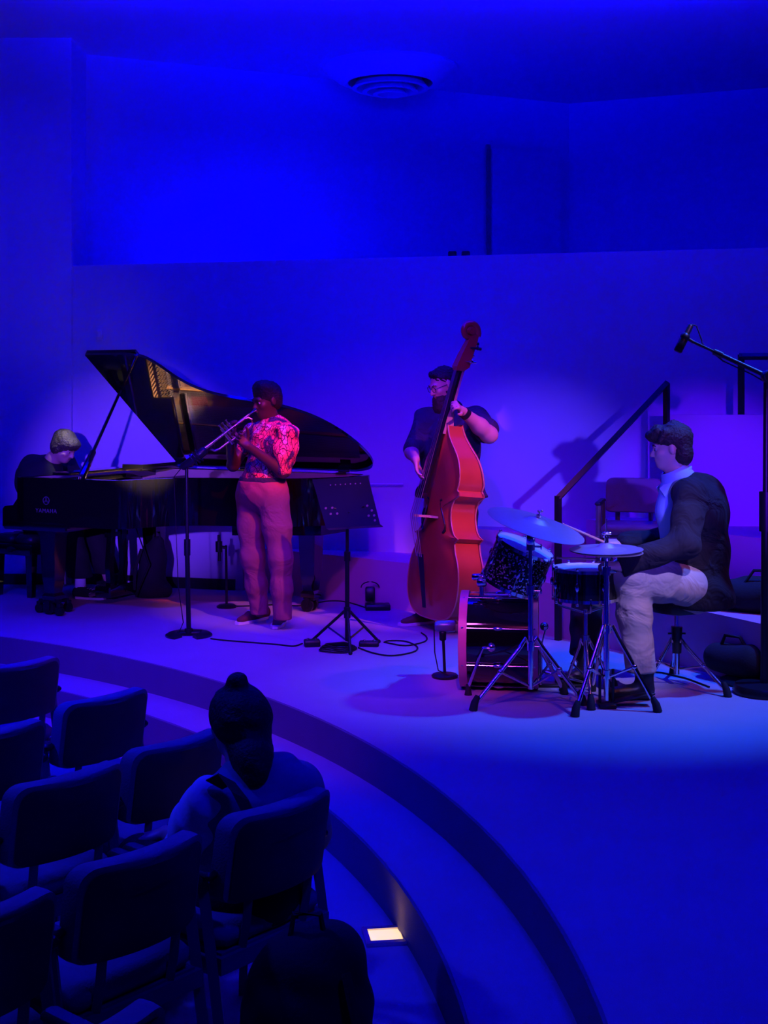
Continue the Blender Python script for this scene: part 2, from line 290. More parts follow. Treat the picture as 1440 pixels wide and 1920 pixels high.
# ------------------------------------------------------------------ smooth bodies: distance fields turned into one surface
def smin(a, b, k):
    h = np.maximum(k - np.abs(a - b), 0) / k
    return np.minimum(a, b) - h * h * k * 0.25
class SDF:
    def __init__(s, res=0.008): s.res = res; s.p = []; s.clips = []; s.fold = None
    def cone(s, a, b, ra, rb=None, k=0.03, sub=False, sq=None):
        s.p.append(('c', Vector(a), Vector(b), ra, ra if rb is None else rb, k, sub, sq)); return s
    def ell(s, c, r, R=None, k=0.03, sub=False): s.p.append(('e', Vector(c), r, R, k, sub)); return s
    def chain(s, pts, rs, k=0.03):
        for i in range(len(pts) - 1): s.cone(pts[i], pts[i + 1], rs[i], rs[i + 1], k)
        return s
    def clip(s, p, n): s.clips.append((Vector(p), Vector(n).normalized())); return s
    def mesh(s):
        lo = np.full(3, 1e9); hi = -lo
        def bb(q):
            if q[0] == 'c':
                r = max(q[3], q[4]); a = np.array(q[1]); b = np.array(q[2]); return np.minimum(a, b) - r, np.maximum(a, b) + r
            r = max(q[2]) if q[3] is not None else None
            c = np.array(q[1]); rr = np.array(q[2]) if r is None else np.full(3, r); return c - rr, c + rr
        for q in s.p:
            if not q[6 if q[0] == 'c' else 5]:
                l, h = bb(q); lo = np.minimum(lo, l); hi = np.maximum(hi, h)
        m = 0.03; lo -= m; hi += m; h = s.res
        n = np.ceil((hi - lo) / h).astype(int) + 1
        ax = [lo[i] + h * np.arange(n[i]) for i in range(3)]
        F = np.full(n, 1.0, dtype=np.float32)
        for q in s.p:
            l, u = bb(q); kk = q[5] if q[0] == 'c' else q[4]
            mg = kk + 0.03
            i0 = np.clip(((l - mg - lo) / h).astype(int), 0, n); i1 = np.clip(((u + mg - lo) / h).astype(int) + 2, 0, n)
            if (i1 <= i0).any(): continue
            sl = tuple(slice(i0[i], i1[i]) for i in range(3))
            X, Y, Z = np.meshgrid(*[ax[i][sl[i]] for i in range(3)], indexing='ij', sparse=True)
            if q[0] == 'c':
                a = q[1]; b = q[2]; d = b - a; L = max(d.length_squared, 1e-9)
                t = np.clip(((X - a.x) * d.x + (Y - a.y) * d.y + (Z - a.z) * d.z) / L, 0, 1)
                D = np.sqrt((X - a.x - d.x * t) ** 2 + (Y - a.y - d.y * t) ** 2 + (Z - a.z - d.z * t) ** 2) - (q[3] + (q[4] - q[3]) * t)
                sub = q[6]
            else:
                c = q[1]; r = q[2]; x, y, z = X - c.x, Y - c.y, Z - c.z
                if q[3] is not None:
                    R = q[3]; ux, uy, uz = [Vector(R.col[i]) for i in range(3)]
                    x, y, z = x * ux.x + y * ux.y + z * ux.z, x * uy.x + y * uy.y + z * uy.z, x * uz.x + y * uz.y + z * uz.z
                k0 = np.sqrt((x / r[0]) ** 2 + (y / r[1]) ** 2 + (z / r[2]) ** 2); k1 = np.sqrt((x / r[0] ** 2) ** 2 + (y / r[1] ** 2) ** 2 + (z / r[2] ** 2) ** 2) + 1e-9
                D = k0 * (k0 - 1) / k1; sub = q[5]
            if sub: F[sl] = -smin(-F[sl], D, kk)
            else: F[sl] = smin(F[sl], D, kk)
        X, Y, Z = np.meshgrid(*ax, indexing='ij', sparse=True)
        if s.fold:
            amp, fr, sd = s.fold
            F = F + amp * (np.sin(fr * (X * .7 + Z * 1.1) + 2.2 * np.sin(fr * .45 * (Y + Z) + sd) + sd) * np.sin(fr * .8 * (Y * 1.1 - Z * .6) + 1.7 * np.sin(fr * .5 * X + sd))).astype(np.float32)
        for p, nn in s.clips:
            F = np.maximum(F, ((X - p.x) * nn.x + (Y - p.y) * nn.y + (Z - p.z) * nn.z).astype(np.float32))
        F[0] = F[-1] = 1; F[:, 0] = F[:, -1] = 1; F[:, :, 0] = F[:, :, -1] = 1
        I = F < 0
        c = np.zeros(tuple(n - 1), dtype=np.int8)
        for dx in (0, 1):
            for dy in (0, 1):
                for dz in (0, 1): c += I[dx:n[0] - 1 + dx, dy:n[1] - 1 + dy, dz:n[2] - 1 + dz]
        act = np.argwhere((c > 0) & (c < 8)); idx = np.full(tuple(n - 1), -1, dtype=np.int64); idx[tuple(act.T)] = np.arange(len(act))
        acc = np.zeros((len(act), 3)); cnt = np.zeros(len(act))
        cor = [(x, y, z) for x in (0, 1) for y in (0, 1) for z in (0, 1)]
        for a in cor:
            for d in range(3):
                if a[d] == 0:
                    b = list(a); b[d] = 1
                    pa = act + a; pb = act + b; fa = F[tuple(pa.T)]; fb = F[tuple(pb.T)]; mk = (fa < 0) != (fb < 0)
                    t = np.where(mk, fa / np.where(np.abs(fa - fb) < 1e-9, 1, fa - fb), 0)
                    pos = pa.astype(float); pos[:, d] += t; acc[mk] += pos[mk]; cnt[mk] += 1
        V = lo + h * acc / cnt[:, None]
        quads = []
        for d in range(3):
            e = [1, 2], [0, 2], [0, 1]; o1, o2 = e[d]
            s0 = [slice(None)] * 3; s1 = [slice(None)] * 3; s0[d] = slice(0, -1); s1[d] = slice(1, None)
            ch = np.argwhere(I[tuple(s0)] != I[tuple(s1)])
            ch = ch[(ch[:, o1] > 0) & (ch[:, o2] > 0)]
            ch = ch[(ch[:, o1] < n[o1] - 1) & (ch[:, o2] < n[o2] - 1)]
            def g(a, b):
                q = ch.copy(); q[:, o1] -= a; q[:, o2] -= b; return idx[tuple(q.T)]
            Q = np.stack([g(1, 1), g(0, 1), g(0, 0), g(1, 0)], 1)
            fl = I[tuple(s0)][tuple(ch.T)]
            if d == 1: fl = ~fl
            Q[~fl] = Q[~fl][:, ::-1]
            quads.append(Q)
        Q = np.concatenate(quads); Q = Q[(Q >= 0).all(1)]
        return V, Q
def sobj(name, s, m, parent, smooth_it=0):
    V, Q = s.mesh(); r = np.array(root_of(parent).location); V = V - r
    me = bpy.data.meshes.new(name); me.vertices.add(len(V)); me.vertices.foreach_set('co', V.astype(np.float32).ravel())
    me.loops.add(len(Q) * 4); me.loops.foreach_set('vertex_index', Q.astype(np.int32).ravel())
    me.polygons.add(len(Q)); me.polygons.foreach_set('loop_start', np.arange(0, len(Q) * 4, 4, dtype=np.int32))
    me.update(calc_edges=True); me.validate(); me.materials.append(m); me.shade_smooth()
    o = bpy.data.objects.new(name, me); C.objects.link(o); o.parent = parent
    return o
def basis(fwd, up=(0, 0, 1)):
    f = Vector(fwd).normalized(); u = Vector(up); sd = f.cross(u).normalized(); u = sd.cross(f).normalized()
    return Matrix((sd, f, u)).transposed()           # columns: the figure's right, forward, up

# ------------------------------------------------------------------ the setting
CX, CY = -5.9, 3.5                                   # centre of the round seating pit
def arc_ring(r0, r1, a0, a1, z0, z1, n=96):
    m = MB(); R = []
    for i in range(n + 1):
        a = math.radians(a0 + (a1 - a0) * i / n); c, s_ = math.cos(a), math.sin(a)
        R.append([Vector((CX + r * c, CY + r * s_, z)) for r, z in ((r0, z0), (r0, z1), (r1, z1), (r1, z0))])
    m.ring_surf(R); return m
def wall(x0, y0, x1, y1, z0, z1, t):
    a = Vector((x0, y0, 0)); b = Vector((x1, y1, 0)); n = (b - a).cross(Vector((0, 0, 1))).normalized()      # n points to the viewer's side
    m = MB(); m.prism([(a.x, a.y), (b.x, b.y), (b.x - n.x * t, b.y - n.y * t), (a.x - n.x * t, a.y - n.y * t)], z0, z1); return m
stage = struct('floor', arc_ring(6.5, 10.9, -95, 125, -0.6, 0.0), M['carpet'])
stage['label'] = 'pale carpeted stage floor, curved front edge'
fb2 = struct('floor', arc_ring(6.17, 6.52, -95, 125, -0.6, -0.185), M['carpet']); fb2.name = 'trim_1'
pit = MB(); pit.lathe((CX, CY, -0.6), (0, 0, 1), [(6.2, 0), (6.2, 0.23)], 128); o = struct('floor', pit, M['carpet']); o.name = 'floor_pit'
# darker risers of the two steps, thin facings standing proud of the step
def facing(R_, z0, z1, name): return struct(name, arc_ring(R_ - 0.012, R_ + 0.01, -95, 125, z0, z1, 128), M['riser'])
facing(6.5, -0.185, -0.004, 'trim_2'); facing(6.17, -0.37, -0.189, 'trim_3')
# terraces behind the stage
struct('trim_4', arc_ring(9.0, 12.2, -20, 72, 0.0, 0.36), M['tier'])
struct('trim_5', arc_ring(9.62, 12.2, 42, 66, 0.36, 0.59), M['tier'])
struct('trim_6', arc_ring(10.0, 12.2, -20, 41.9, 0.36, 0.69), M['tier'])
# low back wall with a ledge, pier at its left, recessed upper wall
c15, s15 = math.cos(math.radians(15)), math.sin(math.radians(15))
ax_, ay_ = -2.70, 11.57
struct('wall_back', wall(ax_, ay_, ax_ + 10.5 * c15, ay_ - 10.5 * s15, 0, 2.75, 0.3), M['wall'])
lg = MB(); lg.prism([(ax_, ay_ + 0.012), (ax_ + 10.5 * c15, ay_ - 10.5 * s15 + 0.012), (9, 13.5), (2, 14.4), (-2.8, 12.3)], 2.70, 2.755); struct('trim_7', lg, M['wall'])
struct('wall_left', wall(-8.5, 11.52, -2.70, 11.52, 0, 4.75, 0.62), M['wall'])
struct('wall_upper', wall(-2.78, 12.05, 1.97, 14.2, 2.7, 4.75, 0.15), M['wall'])
struct('wall_right', wall(1.97, 14.2, 9.5, 11.2, 2.7, 4.75, 0.15), M['wall'])
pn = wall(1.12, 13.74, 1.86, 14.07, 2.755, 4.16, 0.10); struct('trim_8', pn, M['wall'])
gv = wall(1.06, 13.72, 1.10, 13.745, 2.755, 4.2, 0.02); struct('groove_shade', gv, M['riser'])  # dark strip stands in for the shade inside the panel's groove
cl = MB(); cl.box((0, 8, 4.80), (24, 18, 0.16)); struct('ceiling', cl, M['ceiling'])
bbm = wall(ax_ + .02, ay_ - 0.03, ax_ + 1.5 * c15, ay_ - 1.5 * s15 - 0.03, 0, 0.09, 0.02); struct('baseboard_back', bbm, M['black'])
bb2 = wall(-8.5, 11.49, -2.76, 11.49, 0, 0.09, 0.02); struct('baseboard_left', bb2, M['black'])
# guard wall on the upper terrace
struct('wall_guard', wall(2.07, 9.74, 2.78, 9.66, 0.69, 1.50, 0.05), M['wall'])

# round ceiling diffuser
t = thing('ceiling_diffuser', 'large round stepped air diffuser hanging from the blue ceiling', 'air vent', (0.06, 12.6, 4.72))
m = MB(); m.lathe((0.06, 12.6, 4.72), (0, 0, -1), [(0.64, 0), (0.64, 0.02), (0.60, 0.05), (0.50, 0.13), (0.42, 0.16), (0.40, 0.15), (0.40, 0.02)], 48); obj('housing', m, M['ceiling'], t)
for k, (r, h) in enumerate(((0.33, 0.20), (0.23, 0.23), (0.13, 0.255))):
    m = MB(); m.lathe((0.06, 12.6, 4.72), (0, 0, -1), [(r - .05, h - .12), (r + .02, h - 0.015), (r + 0.035, h), (r - .01, h + .004), (r - .07, h - .11)], 48); obj('ring', m, M['ceiling'], t)
m = MB(); m.lathe((0.06, 12.6, 4.72), (0, 0, -1), [(0.40, 0.03), (0.40, 0.06)], 32); obj('throat', m, M['black'], t)

# two small dark boxes on the ledge
for px, lab in ((848, 'small dark box on the wall ledge, the left one of the two'), (873, 'small dark box on the wall ledge, the right one of the two')):
    p = J(px, 472, 11.2); p.z = 2.755
    t = thing('ledge_speaker', lab, 'speaker', p, 0, None)
    m = MB(); m.box(p + Vector((0, 0, 0.045)), (0.07, 0.07, 0.085), bev=0.01); obj('cabinet', m, M['black'], t)
    m = MB(); m.box(p + Vector((0, -0.037, 0.047)), (0.055, 0.006, 0.065)); obj('grille', m, M['rubber'], t)
p = J(190, 628, 11.55); p.y = ay_ - (p.x - ax_) * s15 / c15 - 0.012
t = thing('wall_switch', 'small switch plate on the wall above the piano lid', 'switch', p)
m = MB(); m.box(p, (0.05, 0.02, 0.09), bev=0.005); obj('plate', m, M['wall'], t)
m = MB(); m.box(p + Vector((0, -0.014, 0)), (0.02, 0.012, 0.04)); obj('rocker', m, M['paper'], t)
# slim pale bar on the wall behind the piano tail
a = J(690, 911, 10.66); b = J(757, 914.5, 10.4)
def wally(x): return ay_ - (x - ax_) * s15 / c15
a.y = wally(a.x) - 0.03; b.y = wally(b.x) - 0.03
t = thing('wall_bar', 'thin pale bar on the wall beside the piano tail', 'rail', a)
m = MB(); m.tube([a, b], 0.006, 8); obj('bar', m, M['paper'], t)
for q in (a.lerp(b, .1), a.lerp(b, .9)):
    m = MB(); m.cyl(q, q + Vector((0, .05, 0)), 0.005, seg=8); obj('bracket', m, M['steel'], t)

# handrails
t = thing('stair_handrail', 'dark square-section handrail sloping up behind the drum kit', 'handrail', (1.17, 8.96, 0))
def sqbar(a, b, w=0.035):
    m = MB(); m.tube([a, b], w * .72, 4); return m
obj('post', sqbar((1.17, 8.96, 0), (1.17, 8.96, 0.97)), M['black_metal'], t)
obj('handrail_bar', sqbar((1.165, 8.955, 0.95), (2.045, 9.635, 1.73)), M['black_metal'], t)
obj('post', sqbar((2.04, 9.63, 0.36), (2.04, 9.63, 1.73)), M['black_metal'], t)
t = thing('terrace_railing', 'dark square-section railing above the guard wall, right edge', 'railing', (2.62, 9.75, 0.69))
obj('post', sqbar((2.62, 9.78, 0.69), (2.62, 9.78, 1.94)), M['black_metal'], t)
obj('top_bar', sqbar((2.605, 9.78, 1.925), (3.9, 9.4, 1.925)), M['black_metal'], t)
obj('post', sqbar((3.88, 9.4, 0.69), (3.88, 9.4, 1.94)), M['black_metal'], t)

# floor lamp fixture in the pit
q = P(722, 1758, -0.37); q.x -= 0.0
t = thing('floor_light', 'square recessed floor light glowing warm yellow beside the steps', 'light', (q.x, q.y, -0.37))
R = Matrix.Rotation(math.radians(8), 3, 'Z')
for dx, dy, sx, sy in ((0, .066, .2, .024), (0, -.066, .2, .024), (.088, 0, .024, .108), (-.088, 0, .024, .108)):
    m = MB(); m.box(q + R @ Vector((dx * .8, dy, 0.007)), (sx * .8, sy, 0.014), R); obj('frame', m, M['steel'], t)
m = MB(); m.box(q + Vector((0, 0, 0.004)), (0.12, 0.11, 0.008), R); obj('lens', m, M['lens'], t)
ld = bpy.data.lights.new('lamp_glow', 'SPOT'); ld.energy = 0.45; ld.color = (1.0, 0.5, 0.2); ld.spot_size = 2.6; ld.spot_blend = 1; ld.shadow_soft_size = 0.05
lo = bpy.data.objects.new('lamp_glow', ld); C.objects.link(lo); lo.location = (q.x, q.y, -0.34); lo.rotation_euler = (PI, 0, 0)

# ------------------------------------------------------------------ grand piano
PA = math.radians(26); PU = Vector((math.cos(PA), -math.sin(PA), 0)); PV = Vector((math.sin(PA), math.cos(PA), 0)); PC = Vector((-2.86, 10.0, 0)); PW = 1.5
def X(u, v, z): return PC + PU * u + PV * v + Vector((0, 0, z))
def catmull(pts, n=6):
    out = []
    for i in range(len(pts) - 1):
        p0 = pts[max(i - 1, 0)]; p1 = pts[i]; p2 = pts[i + 1]; p3 = pts[min(i + 2, len(pts) - 1)]
        for k in range(n):
            t = k / n; out.append(tuple(0.5 * (2 * p1[j] + (p2[j] - p0[j]) * t + (2 * p0[j] - 5 * p1[j] + 4 * p2[j] - p3[j]) * t * t + (3 * p1[j] - p0[j] - 3 * p2[j] + p3[j]) * t ** 3) for j in range(len(p1))))
    out.append(pts[-1]); return out
curve = catmull([(0.9, 0), (1.04, 0.03), (1.12, 0.13), (1.19, 0.28), (1.29, 0.41), (1.45, 0.51), (1.70, 0.585), (1.95, 0.66), (2.15, 0.79), (2.29, 0.97), (2.375, 1.18), (2.39, 1.36), (2.33, 1.46), (2.2, 1.5)], 5)
def outline(u0): return [(u0, 0.0), (0.9 if u0 < .9 else u0, 0.0)][:2] + curve[1:] + [(u0, 1.5)]
def inset(ol, d):
    n = len(ol); out = []
    for i in range(n):
        p = Vector((*ol[i - 1], 0)); q = Vector((*ol[i], 0)); r = Vector((*ol[(i + 1) % n], 0))
        n1 = Vector((-(q - p).y, (q - p).x, 0)).normalized(); n2 = Vector((-(r - q).y, (r - q).x, 0)).normalized()
        b = (n1 + n2); L = b.length
        b = b.normalized() / max(0.5, L / 2) if L > 1e-6 else n1
        out.append((q.x + b.x * d, q.y + b.y * d))
    return out
piano = thing('grand_piano', 'black glossy concert grand piano with raised lid', 'piano', X(1.2, 0.75, 0), 0)
ol = outline(0.14); inn = inset(ol, 0.05)
m = MB(); m.ring_surf([[X(u, v, z) for u, v in o_] for o_, z in ((ol, 0.68), (ol, 1.03), (inn, 1.03), (inn, 0.68))] + [[X(u, v, 0.68) for u, v in ol]], cap=False); obj('rim', m, M['lacquer'], piano, 35)
in2 = inset(ol, 0.052); in3 = inset(ol, 0.06)
m = MB(); m.ring_surf([[X(u, v, z) for u, v in o_] for o_, z in ((in2, 0.80), (in2, 1.024), (in3, 1.024), (in3, 0.80))], cap=False); obj('inner_rim', m, M['rimwood'], piano, 35)
m = MB(); m.prism(inset(ol, 0.045), 0.80, 0.83, X); obj('soundboard', m, M['soundboard'], piano, 35)
m = MB(); m.prism(inset(outline(0.62), 0.10), 0.86, 0.885, X); obj('iron_plate', m, M['gold'], piano, 35)
m = MB(); m.prism([(0.40, 0.08), (0.80, 0.08), (0.80, 1.42), (0.40, 1.42)], 0.87, 0.90, X); obj('pin_block', m, M['gold'], piano, 35)
for v0, u1 in ((0.30, 1.1), (0.56, 1.42), (0.86, 2.02), (1.16, 2.2)):
    m = MB(); m.tube([X(0.5, v0, 0.93), X(u1, v0 + .1, 0.93)], 0.022, 4); obj('plate_strut', m, M['gold'], piano)
m = MB()
def vcurve(v):       # where a string at this v ends
    best = 0.9
    for a_, b_ in zip(curve, curve[1:]):
        if a_[1] <= v: best = b_[0]
    return best
rs = random.Random(3)
for i in range(150):
    v = 0.10 + 1.30 * i / 149; u1 = max(0.98, vcurve(v) - 0.18)
    m.tube([X(0.52, v, 0.945), X(min(u1, 2.2), v + .05 * (v > .3), 0.935)], 0.0016 if v < 1.0 else 0.003, 3)
o = obj('strings', m, M['steel'], piano); o['kind'] = 'stuff'
m = MB()
for i in range(78):
    for r in range(4):
        v = 0.10 + 1.30 * i / 77; u = 0.43 + 0.03 * r + 0.008 * (i % 2); m.cyl(X(u, v, 0.90), X(u, v, 0.955), 0.004, seg=5)
o = obj('tuning_pins', m, M['steel'], piano); o['kind'] = 'stuff'
for v0, v1, u in ((0.1, 0.52, 0.60), (0.58, 0.85, 0.62), (0.90, 1.40, 0.66)):
    m = MB(); m.box(X(u, (v0 + v1) / 2, 0.962), (0.05, v1 - v0, 0.03), Matrix((PU, PV, Vector((0, 0, 1)))).transposed()); obj('damper_rail', m, M['lacquer'], piano)
    m = MB(); m.box(X(u + .11, (v0 + v1) / 2, 0.902), (0.14, v1 - v0, 0.018), Matrix((PU, PV, Vector((0, 0, 1)))).transposed()); obj('felt_strip', m, M['felt'], piano)
m = MB(); m.prism([(0.95, 0.2), (1.1, 0.35), (1.25, 0.55), (1.6, 0.75), (1.95, 0.95), (2.1, 1.25), (2.0, 1.3), (1.85, 1.05), (1.5, 0.86), (1.15, 0.66), (1.0, 0.45)], 0.886, 0.91, X); obj('bridge_felt', m, M['felt'], piano)
# keyboard end
BR = Matrix((PU, PV, Vector((0, 0, 1)))).transposed()
m = MB(); m.box(X(0.30, 0.75, 0.675), (0.60, 1.5, 0.075), BR, 0.01); obj('keybed', m, M['lacquer'], piano)
for v in (0.035, 1.465):
    m = MB(); pr = [(0.0, 0.66), (0.0, 0.79), (0.02, 0.81), (0.10, 0.82), (0.14, 0.87), (0.15, 1.0), (0.2, 1.03), (0.2, 0.66)]
    m.add([X(u, v - .035, z) for u, z in pr] + [X(u, v + .035, z) for u, z in pr], [tuple(range(8)), tuple(range(15, 7, -1))] + [(i, (i + 1) % 8, 8 + (i + 1) % 8, 8 + i) for i in range(8)]); obj('key_cheek', m, M['lacquer'], piano)
for i in range(52):
    m = MB(); m.box(X(0.115, 0.13 + 0.0238 * (i + .5), 0.745), (0.15, 0.0225, 0.02), BR); obj('white_key', m, M['ivory'], piano)
for i in range(52):
    if i % 7 in (0, 2, 3, 5, 6):
        m = MB(); m.box(X(0.145, 0.13 + 0.0238 * (i + 1), 0.761), (0.09, 0.012, 0.014), BR); obj('black_key', m, M['ebony'], piano)
m = MB(); m.box(X(0.215, 0.75, 0.86), (0.03, 1.36, 0.25), BR); obj('fallboard', m, M['lacquer'], piano)
m = MB(); m.box(X(0.02, 0.75, 0.72), (0.02, 1.36, 0.05), BR); obj('key_slip', m, M['lacquer'], piano)
m = MB(); m.box(X(0.28, 0.75, 0.99), (0.16, 1.40, 0.04), BR); obj('pin_block_cover', m, M['lacquer'], piano)
m = MB(); m.box(X(0.34, 0.80, 1.045), (0.16, 1.10, 0.022), BR, 0.004); md = obj('music_desk', m, M['lacquer'], piano)
m = MB(); m.box(X(0.52, 1.16, 1.062), (0.20, 0.52, 0.05), BR, 0.004); obj('music_desk_panel', m, M['lacquer'], piano)
# lid
TH = math.radians(36)
def XL(u, v, z):
    a_ = PW - v; return PC + PU * u + PV * (PW - a_ * math.cos(TH) + z * math.sin(TH)) + Vector((0, 0, 1.05 + a_ * math.sin(TH) + z * math.cos(TH)))
lo_ = [(0.55, -0.015)] + [(u, v) for u, v in inset(outline(0.55), -0.015)[1:-1]] + [(0.55, 1.5)]
m = MB(); m.prism(lo_, 0.0, 0.022, XL); obj('lid', m, M['lid'], piano, 30)
m = MB(); m.prism([(0.55, -0.015), (1.0, -0.015), (1.0, 1.49), (0.55, 1.49)], 0.026, 0.046, XL); obj('front_lid_flap', m, M['lacquer'], piano, 30)
base = X(0.69, 0.05, 1.02); top = XL(0.62, 0.42, -0.01); mid = base.lerp(top, 0.32)
m = MB(); m.tube([base, base.lerp(top, .30), mid, top], [0.030, 0.026, 0.014, 0.011], 8); obj('lid_prop', m, M['lacquer'], piano)
m = MB(); m.cyl(X(0.69, 0.03, 1.03), X(0.69, 0.03, 1.05), 0.018, seg=10); obj('prop_socket', m, M['chrome'], piano)
for u in (0.66, 1.22, 2.12):
    m = MB(); m.cyl(X(u - .05, 1.47, 1.05), X(u + .05, 1.47, 1.05), 0.013, seg=10); m.box(X(u, 1.44, 1.035), (0.09, 0.05, 0.006), BR); obj('lid_hinge', m, M['chrome'], piano)
def caster(u, v, r=0.05):
    m = MB()
    m.box(X(u, v, 0.105), (0.10, 0.09, 0.035), BR, 0.01); m.cyl(X(u, v, 0.08), X(u, v, 0.12), 0.03, seg=10)
    for s_ in (-1, 1):
        m.cyl(X(u - .012, v + s_ * .035 - .012, 0.05), X(u - .012, v + s_ * .035 + .012, 0.05), 0.05, seg=16); m.box(X(u - .006, v + s_ * .055, 0.07), (0.03, 0.006, 0.07), BR)
    return m
for u, v in ((0.34, 0.17), (0.40, 1.36), (2.02, 1.12)):
    m = MB(); m.ring_surf([[X(u + dx * w_, v + dy * w_, z) for dx, dy in ((-1, -1), (1, -1), (1, 1), (-1, 1))] for w_, z in ((0.055, 0.11), (0.06, 0.14), (0.045, 0.16), (0.06, 0.30), (0.070, 0.58), (0.085, 0.62), (0.09, 0.68))])
    lg_ = obj('leg', m, M['lacquer'], piano, 30)
    obj('caster', caster(u, v), M['black_metal'], lg_)
    if u < 0.36:      # the front leg's spread trolley casters
        for k, (du, dv) in enumerate(((-0.13, 0.0), (0.10, -0.05), (0.04, 0.12))):
            m = MB(); m.tube([X(u, v, 0.10), X(u + du, v + dv, 0.09)], 0.018, 6); m.cyl(X(u + du - .0, v + dv - .015, 0.035), X(u + du, v + dv + .015, 0.035), 0.035, seg=14); m.box(X(u + du, v + dv, 0.075), (0.035, 0.045, 0.03), BR, .005)
            obj('trolley_wheel', m, M['black_metal'], lg_)
# tail leg bracket
m = MB(); m.prism([(1.60, 0.67), (2.2, 0.95), (2.25, 1.3), (1.7, 1.3)], 0.60, 0.69, X); obj('leg_block', m, M['lacquer'], piano)
# lyre and pedals
for v in (0.76, 0.90):
    m = MB(); m.ring_surf([[X(0.42 + dx * .022, v + dy * .028 + dv, z) for dx, dy in ((-1, -1), (1, -1), (1, 1), (-1, 1))] for z, dv in ((0.08, 0), (0.3, (v - .83) * .3), (0.5, 0), (0.66, 0))]); obj('lyre_post', m, M['lacquer'], piano)
m = MB(); m.box(X(0.41, 0.83, 0.10), (0.15, 0.34, 0.09), BR, 0.01); obj('pedal_box', m, M['lacquer'], piano)
m = MB(); m.box(X(0.42, 0.83, 0.54), (0.03, 0.26, 0.035), BR); obj('lyre_crossbar', m, M['lacquer'], piano)
for v in (0.75, 0.83, 0.91):
    m = MB(); m.tube([X(0.36, v, 0.075), X(0.28, v, 0.065), X(0.22, v, 0.05)], [0.012, 0.014, 0.018], 8); obj('pedal', m, M['brass'], piano)
m = MB(); m.tube([X(0.50, 0.93, 0.66), X(0.66, 0.93, 0.30), X(0.52, 0.95, 0.03)], 0.006, 6); obj('lyre_brace', m, M['black_metal'], piano)
# lettering and emblem on the cheek side
def text_obj(name, txt, size, m_, parent, pos, R3, ext=0.001, align='CENTER'):
    cu = bpy.data.curves.new(name, 'FONT'); cu.body = txt; cu.size = size; cu.extrude = ext; cu.align_x = align; cu.space_character = 1.15
    o_ = bpy.data.objects.new(name, cu); dg = bpy.context.evaluated_depsgraph_get()
    C.objects.link(o_); dg.update(); me = bpy.data.meshes.new_from_object(o_.evaluated_get(bpy.context.evaluated_depsgraph_get())); bpy.data.objects.remove(o_)
    r = Vector(root_of(parent).location)
    for v_ in me.vertices: v_.co = pos + R3 @ v_.co - r
    me.materials.clear(); me.materials.append(m_)
    o_ = bpy.data.objects.new(name, me); C.objects.link(o_); o_.parent = parent; return o_
TR = Matrix((PU, Vector((0, 0, 1)), -PV)).transposed()
text_obj('lettering', 'YAMAHA', 0.044, M['letter'], piano, X(0.415, -0.002, 0.775), TR)
m = MB()
ctr = X(0.415, -0.003, 0.865)
m.ring_surf([[ctr + PU * math.cos(t_) * r + Vector((0, 0, math.sin(t_) * r)) + PV * dz for r, dz in ((.030, 0), (.030, .002), (.026, .002), (.026, 0))] for t_ in [2 * PI * k / 28 for k in range(29)]], cap=False)
for a_ in (90, 210, 330):
    d_ = PU * math.cos(math.radians(a_)) + Vector((0, 0, math.sin(math.radians(a_)))); n_ = PU * -math.sin(math.radians(a_)) + Vector((0, 0, math.cos(math.radians(a_))))
    for s_ in (-1, 1): m.tube([ctr + d_ * .006 + n_ * .004 * s_, ctr + d_ * .024 + n_ * .004 * s_], 0.0013, 4)
    m.tube([ctr, ctr + d_ * .007], 0.002, 4)
obj('emblem', m, M['letter'], piano)

# piano bench
bc = X(-0.50, 1.0, 0)
t = thing('piano_bench', 'black tufted piano bench on four straight legs', 'bench', bc)
m = MB(); m.box(X(-0.5, 1.0, 0.385), (0.40, 0.68, 0.09), BR, 0.01); obj('bench_frame', m, M['lacquer'], t)
for i in range(2):
    for k in range(4):
        m = MB(); c_ = X(-0.60 + .20 * i, 0.755 + 0.165 * k, 0.46); s = SDF(0.012)
        m.box(c_, (0.20, 0.165, 0.085), BR, 0.03); obj('cushion_tuft', m, M['leather'], t, 60)
for du in (-.17, .17):
    for dv in (-.3, .3):
        m = MB(); m.ring_surf([[X(-.5 + du + dx * w_, 1.0 + dv + dy * w_, z) for dx, dy in ((-1, -1), (1, -1), (1, 1), (-1, 1))] for w_, z in ((0.024, 0), (0.034, 0.36))]); obj('leg', m, M['lacquer'], t, 30)
for v in (0.65, 1.35):
    m = MB(); m.cyl(X(-.5, v - .02, 0.385), X(-.5, v + .02, 0.385), 0.025, seg=12); obj('height_knob', m, M['black_metal'], t)

